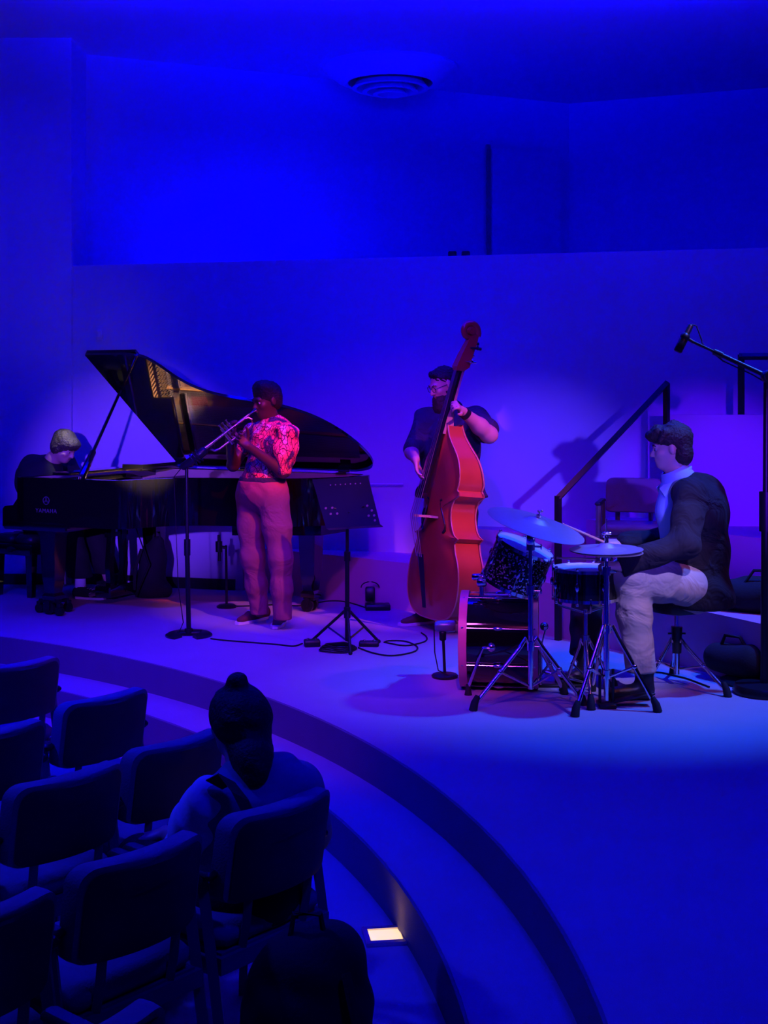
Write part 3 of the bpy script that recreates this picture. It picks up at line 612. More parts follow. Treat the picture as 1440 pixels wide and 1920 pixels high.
# ------------------------------------------------------------------ people
def head(s, c, B, k=1.0, ears=True):
    L = lambda x, y, z: Vector(c) + B @ (Vector((x, y, z)) * k)
    e = lambda p, r, kk=0.03, sub=False: s.ell(L(*p), tuple(q * k for q in r), B, kk, sub)
    e((0, -.015, .032), (.074, .094, .088)); e((0, .028, -.03), (.060, .064, .082)); e((0, .052, -.088), (.034, .034, .028))
    s.cone(L(-.034, .080, .020), L(.034, .080, .020), .013 * k, k=.015)
    e((.040, .058, -.024), (.020, .024, .020), .02); e((-.040, .058, -.024), (.020, .024, .020), .02)
    e((.031, .099, .001), (.014, .014, .008), .010, True); e((-.031, .099, .001), (.014, .014, .008), .010, True)
    s.cone(L(0, .086, .010), L(0, .108, -.030), .008 * k, .0125 * k, k=.012)
    e((.013, .094, -.034), (.009, .010, .008), .008); e((-.013, .094, -.034), (.009, .010, .008), .008)
    s.cone(L(-.018, .082, -.055), L(.018, .082, -.055), .009 * k, k=.010); s.cone(L(-.014, .082, -.066), L(.014, .082, -.066), .008 * k, k=.008)
    if ears:
        for x in (-1, 1): e((.077 * x, -.008, -.005), (.009, .020, .032), .008)
    return L
def face_parts(L, k, parent, brow):
    for x in (-1, 1):
        m = MB(); m.ball(L(.031 * x, .0745, .000), .0118 * k, 12, 8); obj('eye', m, M['eye'], parent, 60)
        m = MB(); m.ball(L(.031 * x, .0815, -.001), .0066 * k, 10, 6); obj('iris', m, M['hair_black'], parent, 60)
        m = MB(); m.tube([L(.016 * x, .094, .021), L(.033 * x, .093, .026), L(.050 * x, .080, .020)], [.003, .0045, .002], 6); obj('eyebrow', m, brow, parent, 60)
    m = MB(); m.tube([L(-.022, .084, -.060), L(-.010, .090, -.058), L(0, .0915, -.060), L(.010, .090, -.058), L(.022, .084, -.060)], [.002, .005, .006, .005, .002], 6); obj('lips', m, M['lips'], parent, 60)
def hand(s, wr, d, n, curl=(0.5, 0.7, 0.5), thumb=1, k=1.0, spread=0.10, thumb_curl=0.4, palm=0.085):
    """palm plus five jointed fingers rooted in it; d = pointing direction, n = palm normal, thumb = side of the thumb"""
    d = Vector(d).normalized(); n = Vector(n); n = (n - d * n.dot(d)).normalized(); sd = d.cross(n) * thumb; wr = Vector(wr)
    for i in range(4):
        x = (i - 1.5); s.cone(wr + sd * .011 * -x * k, wr + d * palm * k + sd * .019 * -x * k, .014 * k, .0115 * k, k=.014)
    for i, ln in enumerate((.070, .078, .072, .056)):
        x = -(i - 1.5); p = wr + d * palm * k + sd * .020 * x * k; a = 0; yaw = spread * x
        for j, f in enumerate((.46, .31, .23)):
            a += curl[j] * (1 + .08 * i)
            dd = (d * math.cos(yaw) + sd * math.sin(yaw)); dd = dd * math.cos(a) + n * math.sin(a)
            q = p + dd * ln * f * k; s.cone(p, q, (.0092 - .0008 * j) * k, (.0086 - .0009 * j) * k, k=.004); p = q
    p = wr + d * .022 * k + sd * .024 * k
    for j, (ln, a) in enumerate(((.045, .9), (.034, .55), (.026, .3))):
        dd = (d * math.cos(a) + sd * math.sin(a) + n * thumb_curl).normalized(); q = p + dd * ln * k; s.cone(p, q, (.0135 - .002 * j) * k, (.0115 - .002 * j) * k, k=.008); p = q
def shoe(name, heel, toe, m_up, m_sole, parent, w=.045, h=.075, ankle=None):
    heel = Vector(heel); toe = Vector(toe); s = SDF(0.007); d = (toe - heel); L_ = d.length; dn = d.normalized(); up = Vector((0, 0, 1))
    s.cone(heel + up * .045, heel + d * .45 + up * .045, w * .85, w * .9, .03); s.cone(heel + d * .4 + up * .035, heel + d * .85 + up * .03, w * .95, w * .75, .03)
    s.cone(heel + up * .05, heel + dn * .02 + up * (h + .02), w * .85, w * .8, .03); s.cone(heel + dn * .04 + up * h, heel + d * .55 + up * .055, w * .7, w * .6, .03)
    s.clip(heel + up * .016, -up); s.clip(heel + up * (h + .035) + dn * .02, (up + dn * .25))
    o_ = sobj(name, s, m_up, parent)
    sd = dn.cross(up); m = MB(); R = []
    for t_, ww in ((-.04, .55), (0, .9), (.25, .95), (.5, 1.0), (.75, 1.05), (.93, .85), (1.02, .4)): R.append((heel + d * t_ + sd * w * ww, heel + d * t_ - sd * w * ww))
    out = [a for a, b in R] + [b for a, b in reversed(R)]
    m.ring_surf([[Vector((p.x, p.y, z)) for p in out] for z in (heel.z + .002, heel.z + .020)]); obj('sole', m, m_sole, o_, 40)
    m = MB()
    for t_ in (.38, .48, .58):
        c_ = heel + d * t_ + up * (h * .9 + .02 - t_ * .03 + .012); m.tube([c_ - sd * .018, c_ + up * .004, c_ + sd * .018], .0032, 5)
    obj('laces', m, m_sole, o_, 40)
    return o_

# ---- trumpeter
TD = 9.5
pt = P(498, 1172); fT = Vector((-.74, -.67, 0))
per = thing('person', 'standing trumpeter in printed pink shirt and rust trousers playing before the piano', 'person', (pt.x, pt.y, 0))
hips = J(492, 915, TD); chest = J(512, 842, TD); neck = J(512, 796, TD); hd = J(500, 751, TD - .02)
B_ = basis(Vector((-.80, -.58, -.22)))
rs_ = J(474, 812, 9.66); ls_ = J(541, 816, 9.36)
le = J(531, 884, 9.34); lw = J(464, 836, 9.22); re = J(437, 872, 9.60); rw = J(430, 822, 9.34)
rh = J(471, 930, 9.58); lh = J(513, 932, 9.42); rk = J(474, 1045, 9.50); lk = J(526, 1048, 9.32)
ra = P(487, 1150, .08); la = P(530, 1160, .08); ra.z = .09; la.z = .09
s = SDF(0.008)
head(s, hd, B_, 1.04)
s.cone(neck + Vector((0, 0, -.03)), hd + Vector((.01, .02, -.05)), .058, .056)
s.chain([neck + Vector((0, 0, -.02)), chest], [.06, .12]); s.ell(chest, (.17, .12, .2)); s.ell(hips, (.16, .13, .14)); s.cone(chest, hips, .12, .13)
s.chain([neck + Vector((0, 0, -.04)), ls_, le], [.05, .052, .042]); s.chain([neck + Vector((0, 0, -.04)), rs_, re], [.05, .052, .042])
s.chain([le, lw], [.044, .029]); s.chain([re, rw], [.042, .029])
s.chain([rh, rk, ra], [.085, .055, .038]); s.chain([lh, lk, la], [.085, .055, .038])
tdir = (J(350, 866, 9.2) - J(480, 768, 9.33)).normalized()
hand(s, lw, J(438, 812, 9.20) - lw, tdir.cross(Vector((0, 0, 1))) * -1 + Vector((0, 0, .3)), (0.9, 0.9, 0.6), thumb=1, thumb_curl=.5)
hand(s, rw, Vector((.05, -.25, 1)), Vector((1, 0.1, .3)), (0.35, 0.6, 0.5), thumb=-1, spread=.14)
sobj('body', s, M['skin_dark'], per)
L = lambda x, y, z: hd + B_ @ (Vector((x, y, z)) * 1.04); face_parts(L, 1.04, per, M['hair_black'])
s = SDF(0.008); s.ell(L(0, -.018, .045), (.086, .104, .092), B_, .02); s.cone(L(-.035, .02, .095), L(.035, .02, .095), .045, k=.04); s.ell(L(0, -.045, -.01), (.080, .072, .075), B_, .03); s.ell(L(0, .13, -.03), (.10, .085, .085), B_, .01, True)
s.clip(L(0, -.02, -.055), B_ @ Vector((0, .7, -1)))
s.fold = (.0042, 150, 1); sobj('hair', s, M['hair_black'], per)
s = SDF(0.007)
s.ell(chest + Vector((0, 0, .03)), (.185, .150, .22), basis(fT), .05); s.cone(chest, hips + Vector((0, 0, .06)), .150, .145, .06)
s.cone(ls_ + Vector((-.03, .03, .0)), rs_ + Vector((.03, -.02, 0)), .078, .072, .06); s.cone(neck + Vector((0, 0, -.05)), neck + Vector((0, 0, -.01)), .085, .062, .04)
s.chain([ls_, ls_.lerp(le, .5), ls_.lerp(le, .93)], [.078, .072, .066], .04); s.chain([rs_, rs_.lerp(re, .45)], [.074, .066], .04)
s.clip(J(490, 900, TD), (0, 0, -1)); s.fold = (.010, 22, .5)
sh = sobj('shirt', s, M['print'], per)
m = MB(); m.lathe(neck + Vector((-.005, -.005, .0)), Vector((-.30, -.28, 1)), [(.100, -.02), (.092, .0), (.072, .048), (.064, .046), (.075, .0), (.085, -.02)], 20, cap=False)
obj('collar', m, M['print'], sh, 30)
s = SDF(0.007); s.ell(hips + Vector((0, 0, -.0)), (.185, .165, .155), basis(fT), .05); s.cone(hips + Vector((0, 0, -.02)), hips + Vector((0, 0, .06)), .150, .148, .05)
for h_, k_, a_ in ((rh, rk, ra), (lh, lk, la)): s.chain([h_, h_.lerp(k_, .5), k_, k_.lerp(a_, .5), a_ + Vector((0, 0, .0))], [.112, .098, .080, .071, .066], .05)
s.clip((0, 0, hips.z + .055), (0, 0, 1)); s.clip((0, 0, .075), (0, 0, -1)); s.fold = (.002, 40, 2.2); tr = sobj('trousers', s, M['cloth_chino'], per)
s = SDF(0.008); s.ell(hips + Vector((0, 0, .045)), (.182, .160, .11), basis(fT), .02); s.clip((0, 0, hips.z + .045), (0, 0, -1)); s.clip((0, 0, hips.z + .083), (0, 0, 1)); sobj('belt', s, M['cloth_navy'], per)
shoe('shoe', P(496, 1160), P(445, 1172), M['shoe_maroon'], M['sole'], per); shoe('shoe', P(532, 1160), P(516, 1180), M['shoe_maroon'], M['sole'], per)

# trumpet
A_ = J(479, 768, 9.345); Z_ = J(352, 864, 9.22); td = (Z_ - A_).normalized(); dn = (Vector((0, 0, -1)) - td * Vector((0, 0, -1)).dot(td)).normalized(); LT = (Z_ - A_).length
T = lambda t_, x, y=0: A_ + td * t_ * LT + dn * x + td.cross(dn) * y
tp = thing('trumpet', 'slim silver-brass trumpet held to the player\'s lips', 'trumpet', (A_.x, A_.y, A_.z))
m = MB(); m.tube([T(-.01, 0), T(.02, 0), T(.05, 0), T(.12, 0)], [.013, .010, .006, .006], 12); obj('mouthpiece', m, M['chrome'], tp, 60)
m = MB(); m.tube([T(.10, 0), T(.62, 0), T(.68, .012), T(.70, .035), T(.68, .058), T(.62, .068), T(.35, .068)], .008, 10); obj('leadpipe', m, M['brass'], tp, 60)
m = MB(); m.tube([T(.55, 0, .03), T(.18, 0, .03), T(.13, .014, .03), T(.11, .036, .03), T(.13, .060, .03), T(.18, .070, .03), T(.45, .070, .03)], .008, 10); obj('tuning_tube', m, M['brass'], tp, 60)
m = MB(); pr = [(0.45, .008), (.6, .009), (.72, .012), (.82, .016), (.90, .024), (.96, .038), (1.0, .054)]; m.tube([T(a, 0, .03) for a, r in pr], [r for a, r in pr], 24, cap=False); m.tube([T(a, 0, .03) for a, r in pr[::-1]], [r - .0015 for a, r in pr[::-1]], 24, cap=False); obj('bell', m, M['brass'], tp, 60)
for k in range(3):
    m = MB(); m.cyl(T(.36 + .05 * k, -.04, .015), T(.36 + .05 * k, .095, .015), .011, seg=12); m.cyl(T(.36 + .05 * k, -.065, .015), T(.36 + .05 * k, -.04, .015), .004, seg=8); m.cyl(T(.36 + .05 * k, -.07, .015), T(.36 + .05 * k, -.065, .015), .009, seg=10); obj('valve', m, M['brass'], tp, 60)

# ---- bassist
BD = 9.82
pb = P(815, 1165); fB = Vector((-.75, -.66, 0))
per = thing('person', 'bearded double bass player with glasses in dark short-sleeved shirt behind his bass', 'person', (pb.x, 9.75, 0))
hips = J(845, 945, BD); chest = J(842, 835, BD); neck = J(848, 772, BD); hd = J(831, 721, BD - .05)
B_ = basis(Vector((-.86, -.42, -.38)))
rs_ = J(797, 786, 9.82); ls_ = J(893, 786, 9.72); re = J(773, 848, 9.72); rw = J(779, 862, 9.30)
le = J(917, 815, 9.48); lw = J(866, 770, 9.33)
rh = J(820, 965, BD); lh = J(868, 965, BD); rk = J(812, 1060, 9.75); lk = J(872, 1060, 9.75); ra = Vector((P(812, 1150).x, 9.62, .09)); la = Vector((P(882, 1150).x, 9.75, .09))
s = SDF(0.008)
head(s, hd, B_, 1.06)
s.cone(neck, hd + Vector((.02, .02, -.05)), .065, .06); s.ell(chest, (.20, .15, .23)); s.ell(hips, (.20, .16, .16)); s.cone(chest, hips, .16, .17)
s.chain([neck + Vector((0, 0, -.04)), ls_, le], [.06, .068, .060]); s.chain([neck + Vector((0, 0, -.04)), rs_, re], [.06, .065, .055])
s.chain([le, le.lerp(lw, .35), lw], [.058, .058, .033], .03); s.chain([re, rw], [.05, .031])
s.chain([rh, rk, ra], [.095, .062, .042]); s.chain([lh, lk, la], [.095, .062, .042])
hand(s, lw, J(843, 742, 9.16) - lw, Vector((-.9, -.1, -.3)), (0.8, 1.1, 0.8), thumb=1, thumb_curl=.2)
hand(s, rw, Vector((.10, -.25, -.75)), Vector((.85, -.1, .1)), (0.30, 0.35, 0.3), thumb=-1, spread=.1)
sobj('body', s, M['skin_light'], per)
L = lambda x, y, z: hd + B_ @ (Vector((x, y, z)) * 1.06); face_parts(L, 1.06, per, M['hair_brown'])
s = SDF(0.005); s.ell(L(0, -.020, .042), (.081, .100, .089), B_, .02); s.cone(L(-.03, .05, .088), L(.035, .045, .092), .022, k=.02); s.ell(L(0, -.05, -.01), (.079, .070, .07), B_, .03); s.ell(L(0, .150, -.015), (.10, .085, .085), B_, .02, True); s.clip(L(0, -.03, -.05), B_ @ Vector((0, .8, -1))); s.fold = (.0042, 150, 1); sobj('hair', s, M['hair_brown'], per)
s = SDF(0.008); s.ell(L(0, .045, -.085), (.062, .062, .05), B_, .02); s.ell(L(0, .070, -.14), (.062, .055, .085), B_, .04); s.cone(L(0, .06, -.16), L(0, .03, -.27), .058, .035, .05)
s.ell(L(.068, .012, -.035), (.014, .026, .05), B_, .02); s.ell(L(-.068, .012, -.035), (.014, .026, .05), B_, .02); s.ell(L(0, .10, -.060), (.022, .03, .010), B_, .01, True); s.clip(L(0, .08, -.025), B_ @ Vector((0, -.2, 1))); s.fold = (.0042, 150, 2); sobj('beard', s, M['hair_brown'], per)
m = MB()
for x in (-1, 1): m.tube([L(.031 * x + .024 * math.cos(a), .102 - abs(.004 * math.cos(a)), .0 + .020 * math.sin(a)) for a in [2 * PI * k / 16 for k in range(17)]], .0022, 5); m.tube([L(.055 * x, .098, .004), L(.080 * x, .0, .004)], .002, 5)
m.tube([L(-.008, .103, .004), L(.008, .103, .004)], .002, 5); obj('glasses', m, M['black_metal'], per, 60)
s = SDF(0.009); s.ell(chest + Vector((0, 0, .02)), (.225, .185, .25), basis(fB), .05); s.cone(chest, hips + Vector((0, 0, .10)), .205, .215, .08); s.cone(ls_ + Vector((-.03, .03, 0)), rs_ + Vector((.03, 0, 0)), .085, .08, .07)
s.cone(hips + Vector((-.08, 0, 0)), hips + Vector((.10, 0, 0)), .19, .19, .08)
s.chain([ls_, ls_.lerp(le, .75)], [.088, .090], .04); s.chain([rs_, rs_.lerp(re, .88)], [.085, .080], .04); s.cone(neck + Vector((0, 0, -.05)), neck + Vector((0, 0, .02)), .09, .072, .04)
s.clip((0, 0, J(0, 932, BD).z), (0, 0, -1)); s.fold = (.011, 18, 1.3); sobj('shirt', s, M['cloth_navy'], per)
s = SDF(0.009); s.ell(hips, (.20, .17, .17), basis(fB), .05)
for h_, k_, a_ in ((rh, rk, ra), (lh, lk, la)): s.chain([h_, k_, a_], [.115, .085, .068], .035)
s.clip((0, 0, hips.z + .08), (0, 0, 1)); s.clip((0, 0, .085), (0, 0, -1)); s.fold = (.004, 22, 1); sobj('trousers', s, M['cloth_black'], per)
shoe('shoe', P(822, 1166), P(750, 1174), M['shoe_brown'], M['sole'], per, w=.05); shoe('shoe', Vector((la.x, 9.78, 0)), Vector((la.x - .1, 9.56, 0)), M['shoe_brown'], M['sole'], per, w=.05)
ax = (le - lw).normalized(); m = MB(); m.tube([lw + ax * .02, lw + ax * .055], .042, 16); obj('watch', m, M['black'], per, 60)

# ---- drummer
DD = 7.5
per = thing('person', 'seated drummer in black jacket, blue collar and khaki trousers', 'person', (P(1272, 1290).x, 7.58, 0))
hips = J(1300, 1105, 7.50); waist = J(1302, 1030, 7.52); chest = J(1292, 955, 7.5); neck = J(1272, 893, 7.5); hd = J(1257, 840, 7.5)
fD = Vector((-1, .05, 0)); B_ = basis(Vector((-.97, .18, -.12)))
ls_ = J(1296, 925, 7.32); rs_ = J(1290, 922, 7.70); le = J(1282, 1022, 7.17); lw = J(1163, 1062, 7.17); re = J(1262, 1010, 7.80); rw = J(1170, 1017, 7.72)
lh = J(1292, 1098, 7.38); lk = J(1180, 1078, 7.26); la = P(1203, 1268, .10); la = Vector((J(1203, 0, 7.27).x, 7.27, .14)); rh = J(1285, 1100, 7.66); rk = J(1105, 1092, 7.84); ra = J(1092, 1236, 7.62)
s = SDF(0.008)
head(s, hd, B_, 1.0)
s.cone(neck + Vector((0, 0, -.02)), hd + Vector((.03, 0, -.05)), .056, .054); s.chain([neck, chest, waist, hips], [.06, .13, .13, .14], .05); s.cone(ls_, rs_, .06, .06)
s.chain([ls_, le, lw], [.055, .045, .029]); s.chain([rs_, re, rw], [.055, .045, .029]); s.chain([lh, lk, la], [.085, .055, .04]); s.chain([rh, rk, ra], [.085, .055, .04])
hand(s, lw, Vector((-.9, .15, .05)), Vector((0, .3, -1)), (0.7, 0.9, 0.6), thumb=-1, thumb_curl=.5)
hand(s, rw, Vector((-1, 0, .02)), Vector((0, .2, -1)), (0.6, 0.9, 0.6), thumb=1, thumb_curl=.5)
sobj('body', s, M['skin_light'], per)
L = lambda x, y, z: hd + B_ @ (Vector((x, y, z)) * 1.0); face_parts(L, 1.0, per, M['hair_brown'])
s = SDF(0.008); s.ell(L(0, -.025, .055), (.088, .108, .088), B_, .02); s.ell(L(0, .075, .088), (.06, .045, .032), B_, .04); s.ell(L(0, -.07, -.02), (.072, .05, .075), B_, .03); s.cone(L(-.03, .09, .075), L(.03, .10, .065), .022, .018, .02)
s.ell(L(0, .135, -.035), (.09, .085, .085), B_, .01, True); s.clip(L(0, -.02, -.085), B_ @ Vector((0, .55, -1))); s.ell(L(0, -.055, -.05), (.070, .055, .06), B_, .03)
s.ell(L(.09, .0, -.012), (.026, .024, .036), B_, .008, True); s.ell(L(-.09, .0, -.012), (.026, .024, .036), B_, .008, True)

for a_, b_ in (((-.05, .06, .10), (-.03, .11, .075)), ((-.01, .06, .115), (.0, .118, .082)), ((.04, .05, .11), (.045, .105, .07)), ((.07, .02, .09), (.082, .055, .045)), ((-.07, .02, .09), (-.082, .055, .045)), ((0, -.05, .12), (.03, -.09, .09)), ((.0, -.03, .13), (.05, -.02, .115))): s.cone(L(*a_), L(*b_), .026, .014, .012)
s.fold = (.0042, 150, 1); sobj('hair', s, M['hair_brown'], per)
s = SDF(0.008); s.chain([neck + Vector((.012, 0, .055)), neck + Vector((.0, 0, -.04)), neck + Vector((-.01, 0, -.08)), chest + Vector((-.05, 0, 0)), waist + Vector((-.04, 0, 0))], [.064, .072, .09, .135, .14], .03); s.clip(neck + Vector((0, 0, .022)), (-.55, 0, 1)); sh = sobj('shirt', s, M['cloth_blue'], per)
m = MB(); m.lathe(neck + Vector((-.004, 0, -.014)), Vector((-.48, 0, 1)), [(.112, -.045), (.100, .0), (.074, .062), (.066, .060), (.080, .0), (.09, -.04)], 24, cap=False)
for sy in (-1, 1):
    a_ = neck + Vector((-.075, .03 * sy, -.035)); m.add([a_, a_ + Vector((.03, .05 * sy, .01)), a_ + Vector((-.01, .045 * sy, -.075)), a_ + Vector((-.035, .01 * sy, -.03)), a_ + Vector((-.006, 0, 0)), a_ + Vector((.024, .056 * sy, .01)), a_ + Vector((-.016, .051 * sy, -.075)), a_ + Vector((-.041, .016 * sy, -.03))], [(0, 1, 2, 3), (7, 6, 5, 4), (0, 4, 5, 1), (1, 5, 6, 2), (2, 6, 7, 3), (3, 7, 4, 0)])
obj('collar', m, M['cloth_blue'], sh, 30)
s = SDF(0.009)
s.chain([neck + Vector((.02, 0, -.055)), chest + Vector((.025, 0, .02)), waist + Vector((.03, 0, 0)), hips + Vector((.02, 0, -.01))], [.07, .165, .165, .17], .06)
s.ell(hips + Vector((.05, 0, -.05)), (.175, .21, .16), None, .06); s.ell(chest + Vector((.06, 0, 0)), (.15, .2, .2), None, .06)
s.cone(ls_, rs_, .085, .085, .06); s.chain([ls_, ls_.lerp(le, .5), le, lw + (le - lw) * .05], [.088, .078, .076, .060], .04); s.chain([rs_, re, rw + (re - rw) * .05], [.085, .075, .058], .04)
s.ell(chest + Vector((-.23, 0, .05)), (.10, .05, .26), None, .02, True)
s.clip(lw, (lw - le)); s.clip((0, 0, J(0, 1142, 7.4).z), (0, 0, -1)); s.fold = (.010, 16, .4)
sobj('jacket', s, M['cloth_coat'], per)
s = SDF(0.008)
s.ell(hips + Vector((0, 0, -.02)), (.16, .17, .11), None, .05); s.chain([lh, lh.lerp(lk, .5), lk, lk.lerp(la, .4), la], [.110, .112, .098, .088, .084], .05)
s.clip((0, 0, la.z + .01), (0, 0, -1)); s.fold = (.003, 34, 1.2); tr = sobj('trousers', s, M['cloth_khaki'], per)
s = SDF(0.008); s.chain([rh, rk, rk.lerp(ra, .5), ra], [.10, .088, .085, .078], .04); s.clip(ra + (rk - ra).normalized() * .03, ra - rk); s.fold = (.006, 24, 1.2); o_ = sobj('trouser_leg', s, M['cloth_khaki_shade'], per)
def boot(ankle, toe, m_, parent):
    s = SDF(0.007); an = Vector(ankle); to = Vector(toe); he = Vector((an.x + (an.x - to.x) * .15, an.y, to.z)); s.cone(an + Vector((0, 0, .05)), Vector((an.x, an.y, to.z + .05)), .052, .05, .03); s.cone(Vector((an.x, an.y, to.z + .045)), to + Vector((0, 0, .035)), .048, .038, .03)
    s.clip((0, 0, to.z + .004), (0, 0, -1)); return sobj('boot', s, m_, parent)
boot(la + Vector((.015, 0, .0)), Vector((la.x - .17, la.y - .04, .0)), M['leather'], per)
s = SDF(0.007); tt = J(1052, 1278, 7.60); s.cone(ra + Vector((0, 0, .04)), ra + Vector((.03, 0, -.06)), .05, .048, .03); s.cone(ra + Vector((.03, 0, -.07)), tt, .048, .036, .03); o_ = sobj('boot', s, M['leather'], per)
# ---- pianist
PD = 10.75
per = thing('person', 'pianist in black with lamplight streaks painted into dark hair bent over the keys', 'person', X(-.5, 1.0, 0))
hips = X(-.46, .98, .60); chest = J(78, 898, 10.85); neck = J(100, 862, 10.80); hd = J(121, 838, 10.74)
B_ = basis(Vector((.78, -.35, -.52)))
ls_ = X(-.40, 1.20, 1.02); rs_ = X(-.40, .78, 1.02); rs_.z = ls_.z = J(0, 874, 10.8).z
s = SDF(0.009)
head(s, hd, B_, 1.0)
s.cone(neck, hd + Vector((-.03, 0, -.04)), .055, .055); s.chain([neck, chest, hips], [.06, .14, .15], .05); s.cone(ls_, rs_, .06, .06)
re = X(-.26, .66, .80); rw = X(.0, .70, .80); le = X(-.26, 1.30, .80); lw = X(.0, 1.18, .80)
s.chain([rs_, re, rw], [.052, .042, .028]); s.chain([ls_, le, lw], [.052, .042, .028])
hand(s, rw, PU, Vector((0, 0, -1)), (0.15, 0.4, 0.4), thumb=-1, palm=.07); hand(s, lw, PU, Vector((0, 0, -1)), (0.15, 0.4, 0.4), thumb=1, palm=.07)
rk = X(-.05, .84, .54); lk = X(-.05, 1.12, .54); ra = P(153, 1120); ra = Vector((P(153, 1122).x, P(153, 1122).y, .09)); la = X(.10, 1.15, .10)
s.chain([hips + PV * -.1, rk, ra], [.08, .055, .038]); s.chain([hips + PV * .1, lk, la], [.08, .055, .038])
sobj('body', s, M['skin_light'], per)
L = lambda x, y, z: hd + B_ @ (Vector((x, y, z)) * 1.0); face_parts(L, 1.0, per, M['hair_brown'])
s = SDF(0.008); s.ell(L(0, -.02, .045), (.092, .112, .095), B_, .02); s.ell(L(0, .07, .065), (.07, .045, .04), B_, .03); s.ell(L(0, -.03, -.02), (.088, .085, .08), B_, .03); s.ell(L(0, .150, -.055), (.12, .085, .085), B_, .01, True)
s.clip(L(0, -.02, -.10), B_ @ Vector((0, .5, -1))); s.fold = (.0042, 150, 1); sobj('hair', s, M['hair_warmlit'], per)
s = SDF(0.009); s.chain([neck + Vector((0, 0, -.01)), chest, chest.lerp(hips, .6), hips], [.075, .175, .17, .17], .05); s.cone(ls_, rs_, .085, .085, .06); s.ell(chest + Vector((-.06, 0, -.02)), (.15, .2, .16), None, .05)
s.chain([rs_, re, rw], [.08, .07, .05], .04); s.chain([ls_, le, lw], [.08, .07, .05], .04); s.clip((0, 0, .56), (0, 0, -1)); s.fold = (.005, 20, 1); sobj('sweater', s, M['cloth_black'], per)
s = SDF(0.009); s.ell(hips + Vector((0, 0, -.02)), (.18, .18, .12), None, .05)
s.chain([hips + PV * -.1, rk, ra + Vector((0, 0, .02))], [.11, .10, .10], .04); s.chain([hips + PV * .1, lk, la + Vector((0, 0, .02))], [.11, .10, .10], .04); s.clip((0, 0, .17), (0, 0, -1)); s.fold = (.005, 20, 1); sobj('trousers', s, M['cloth_black'], per)
m = MB(); m.cyl(ra + Vector((-.01, 0, .10)), ra + Vector((-.01, 0, -.02)), .045, .045, 14); obj('sock', m, M['paper'], per, 60)
shoe('shoe', Vector((ra.x - .03, ra.y, .0)), Vector((ra.x + .20, ra.y - .08, .0)), M['cloth_black'], M['sole'], per, w=.045, h=.07); shoe('shoe', la - Vector((.03, 0, .1)), la + PU * .2 - Vector((0, 0, .1)), M['cloth_black'], M['sole'], per, w=.045, h=.07)

# ---- woman in the audience
per = thing('person', 'seated woman with long dark hair and small bun, green top with pale sleeve', 'person', (-.47, 4.3, -.37))
hd = J(443, 1352, 4.34); neck = J(462, 1432, 4.30); chest = J(475, 1520, 4.26); hips = Vector((-.44, 4.24, .10))
fW = Vector((-.45, .89, 0)); wd = Vector((.90, .44, 0)); B_ = basis(Vector((-.62, .78, -.12)))
rs_ = J(560, 1478, 4.36); ls_ = J(395, 1500, 4.18); re = J(590, 1560, 4.55); le = J(352, 1590, 4.28); lw = J(312, 1562, 4.42); rw = Vector((-.52, 4.62, .22))
s = SDF(0.008); head(s, hd, B_, .97)
s.cone(neck, hd + Vector((.01, 0, -.05)), .052, .052); s.chain([neck + Vector((0, 0, -.02)), chest, hips], [.06, .12, .15], .05); s.cone(ls_, rs_, .05, .05); s.chain([ls_, le, lw], [.045, .038, .026]); s.chain([rs_, re, rw], [.045, .038, .026])
lk = Vector((-.805, 4.43, .12)); rk = Vector((-.69, 4.57, .12)); la = Vector((-.82, 4.45, -.28)); ra = Vector((-.70, 4.59, -.28))
s.chain([hips - wd * .08, lk, la], [.08, .055, .036]); s.chain([hips + wd * .08, rk, ra], [.08, .055, .036])
hand(s, lw, lk + Vector((0, 0, .08)) - lw, Vector((0, 0, -1)), (0.2, 0.3, 0.3), thumb=-1); hand(s, rw, rk - rw + Vector((0, 0, .05)), Vector((0, 0, -1)), (0.2, 0.3, 0.3))
sobj('body', s, M['skin_light'], per)
L = lambda x, y, z: hd + B_ @ (Vector((x, y, z)) * .97); face_parts(L, .97, per, M['hair_black'])
s = SDF(0.008); s.ell(L(0, -.015, .025), (.090, .110, .100), B_, .03); s.ell(L(-.012, -.04, .130), (.036, .036, .034), B_, .012)
s.chain([L(0, -.06, -.0), L(0.005, -.075, -.10), J(474, 1425, 4.21), J(480, 1455, 4.17)], [.078, .058, .052, .034], .05); s.ell(L(0, .14, -.03), (.10, .08, .09), B_, .01, True); s.fold = (.003, 60, 1)
sobj('hair', s, M['hair_black'], per)
s = SDF(0.008); s.chain([neck + Vector((0, 0, -.05)), chest, hips], [.08, .145, .165], .05); s.cone(ls_, rs_, .070, .078, .06); s.chain([rs_, re], [.075, .065], .04); s.ell(J(515, 1480, 4.26), (.13, .10, .09), None, .05); s.fold = (.005, 24, 1)
s.cone(J(468, 1428, 4.20), J(530, 1432, 4.30), .038, .040, .03); s.clip(neck + Vector((0, 0, .035)), (0, 0, 1)); sobj('blouse', s, M['cloth_green'], per)
s = SDF(0.007); s.chain([ls_, ls_.lerp(le, .5), le], [.075, .080, .078], .04); s.clip(le + (le - ls_).normalized() * .02, le - ls_); s.fold = (.008, 34, 2); sobj('sleeve', s, M['cloth_white'], per)
s = SDF(0.008); s.ell(hips, (.18, .18, .12), None, .05); s.chain([hips - wd * .08, lk, la], [.10, .085, .06], .04); s.chain([hips + wd * .08, rk, ra], [.10, .085, .06], .04); s.clip((0, 0, -.27), (0, 0, -1)); sobj('trousers', s, M['cloth_black'], per)
m = MB(); pts = [J(402, 1470, 4.12), J(425, 1458, 4.10), J(450, 1490, 4.06), J(478, 1545, 4.05), J(490, 1610, 4.05)]; n_ = Vector((.8, .2, -.5)).normalized() * .03
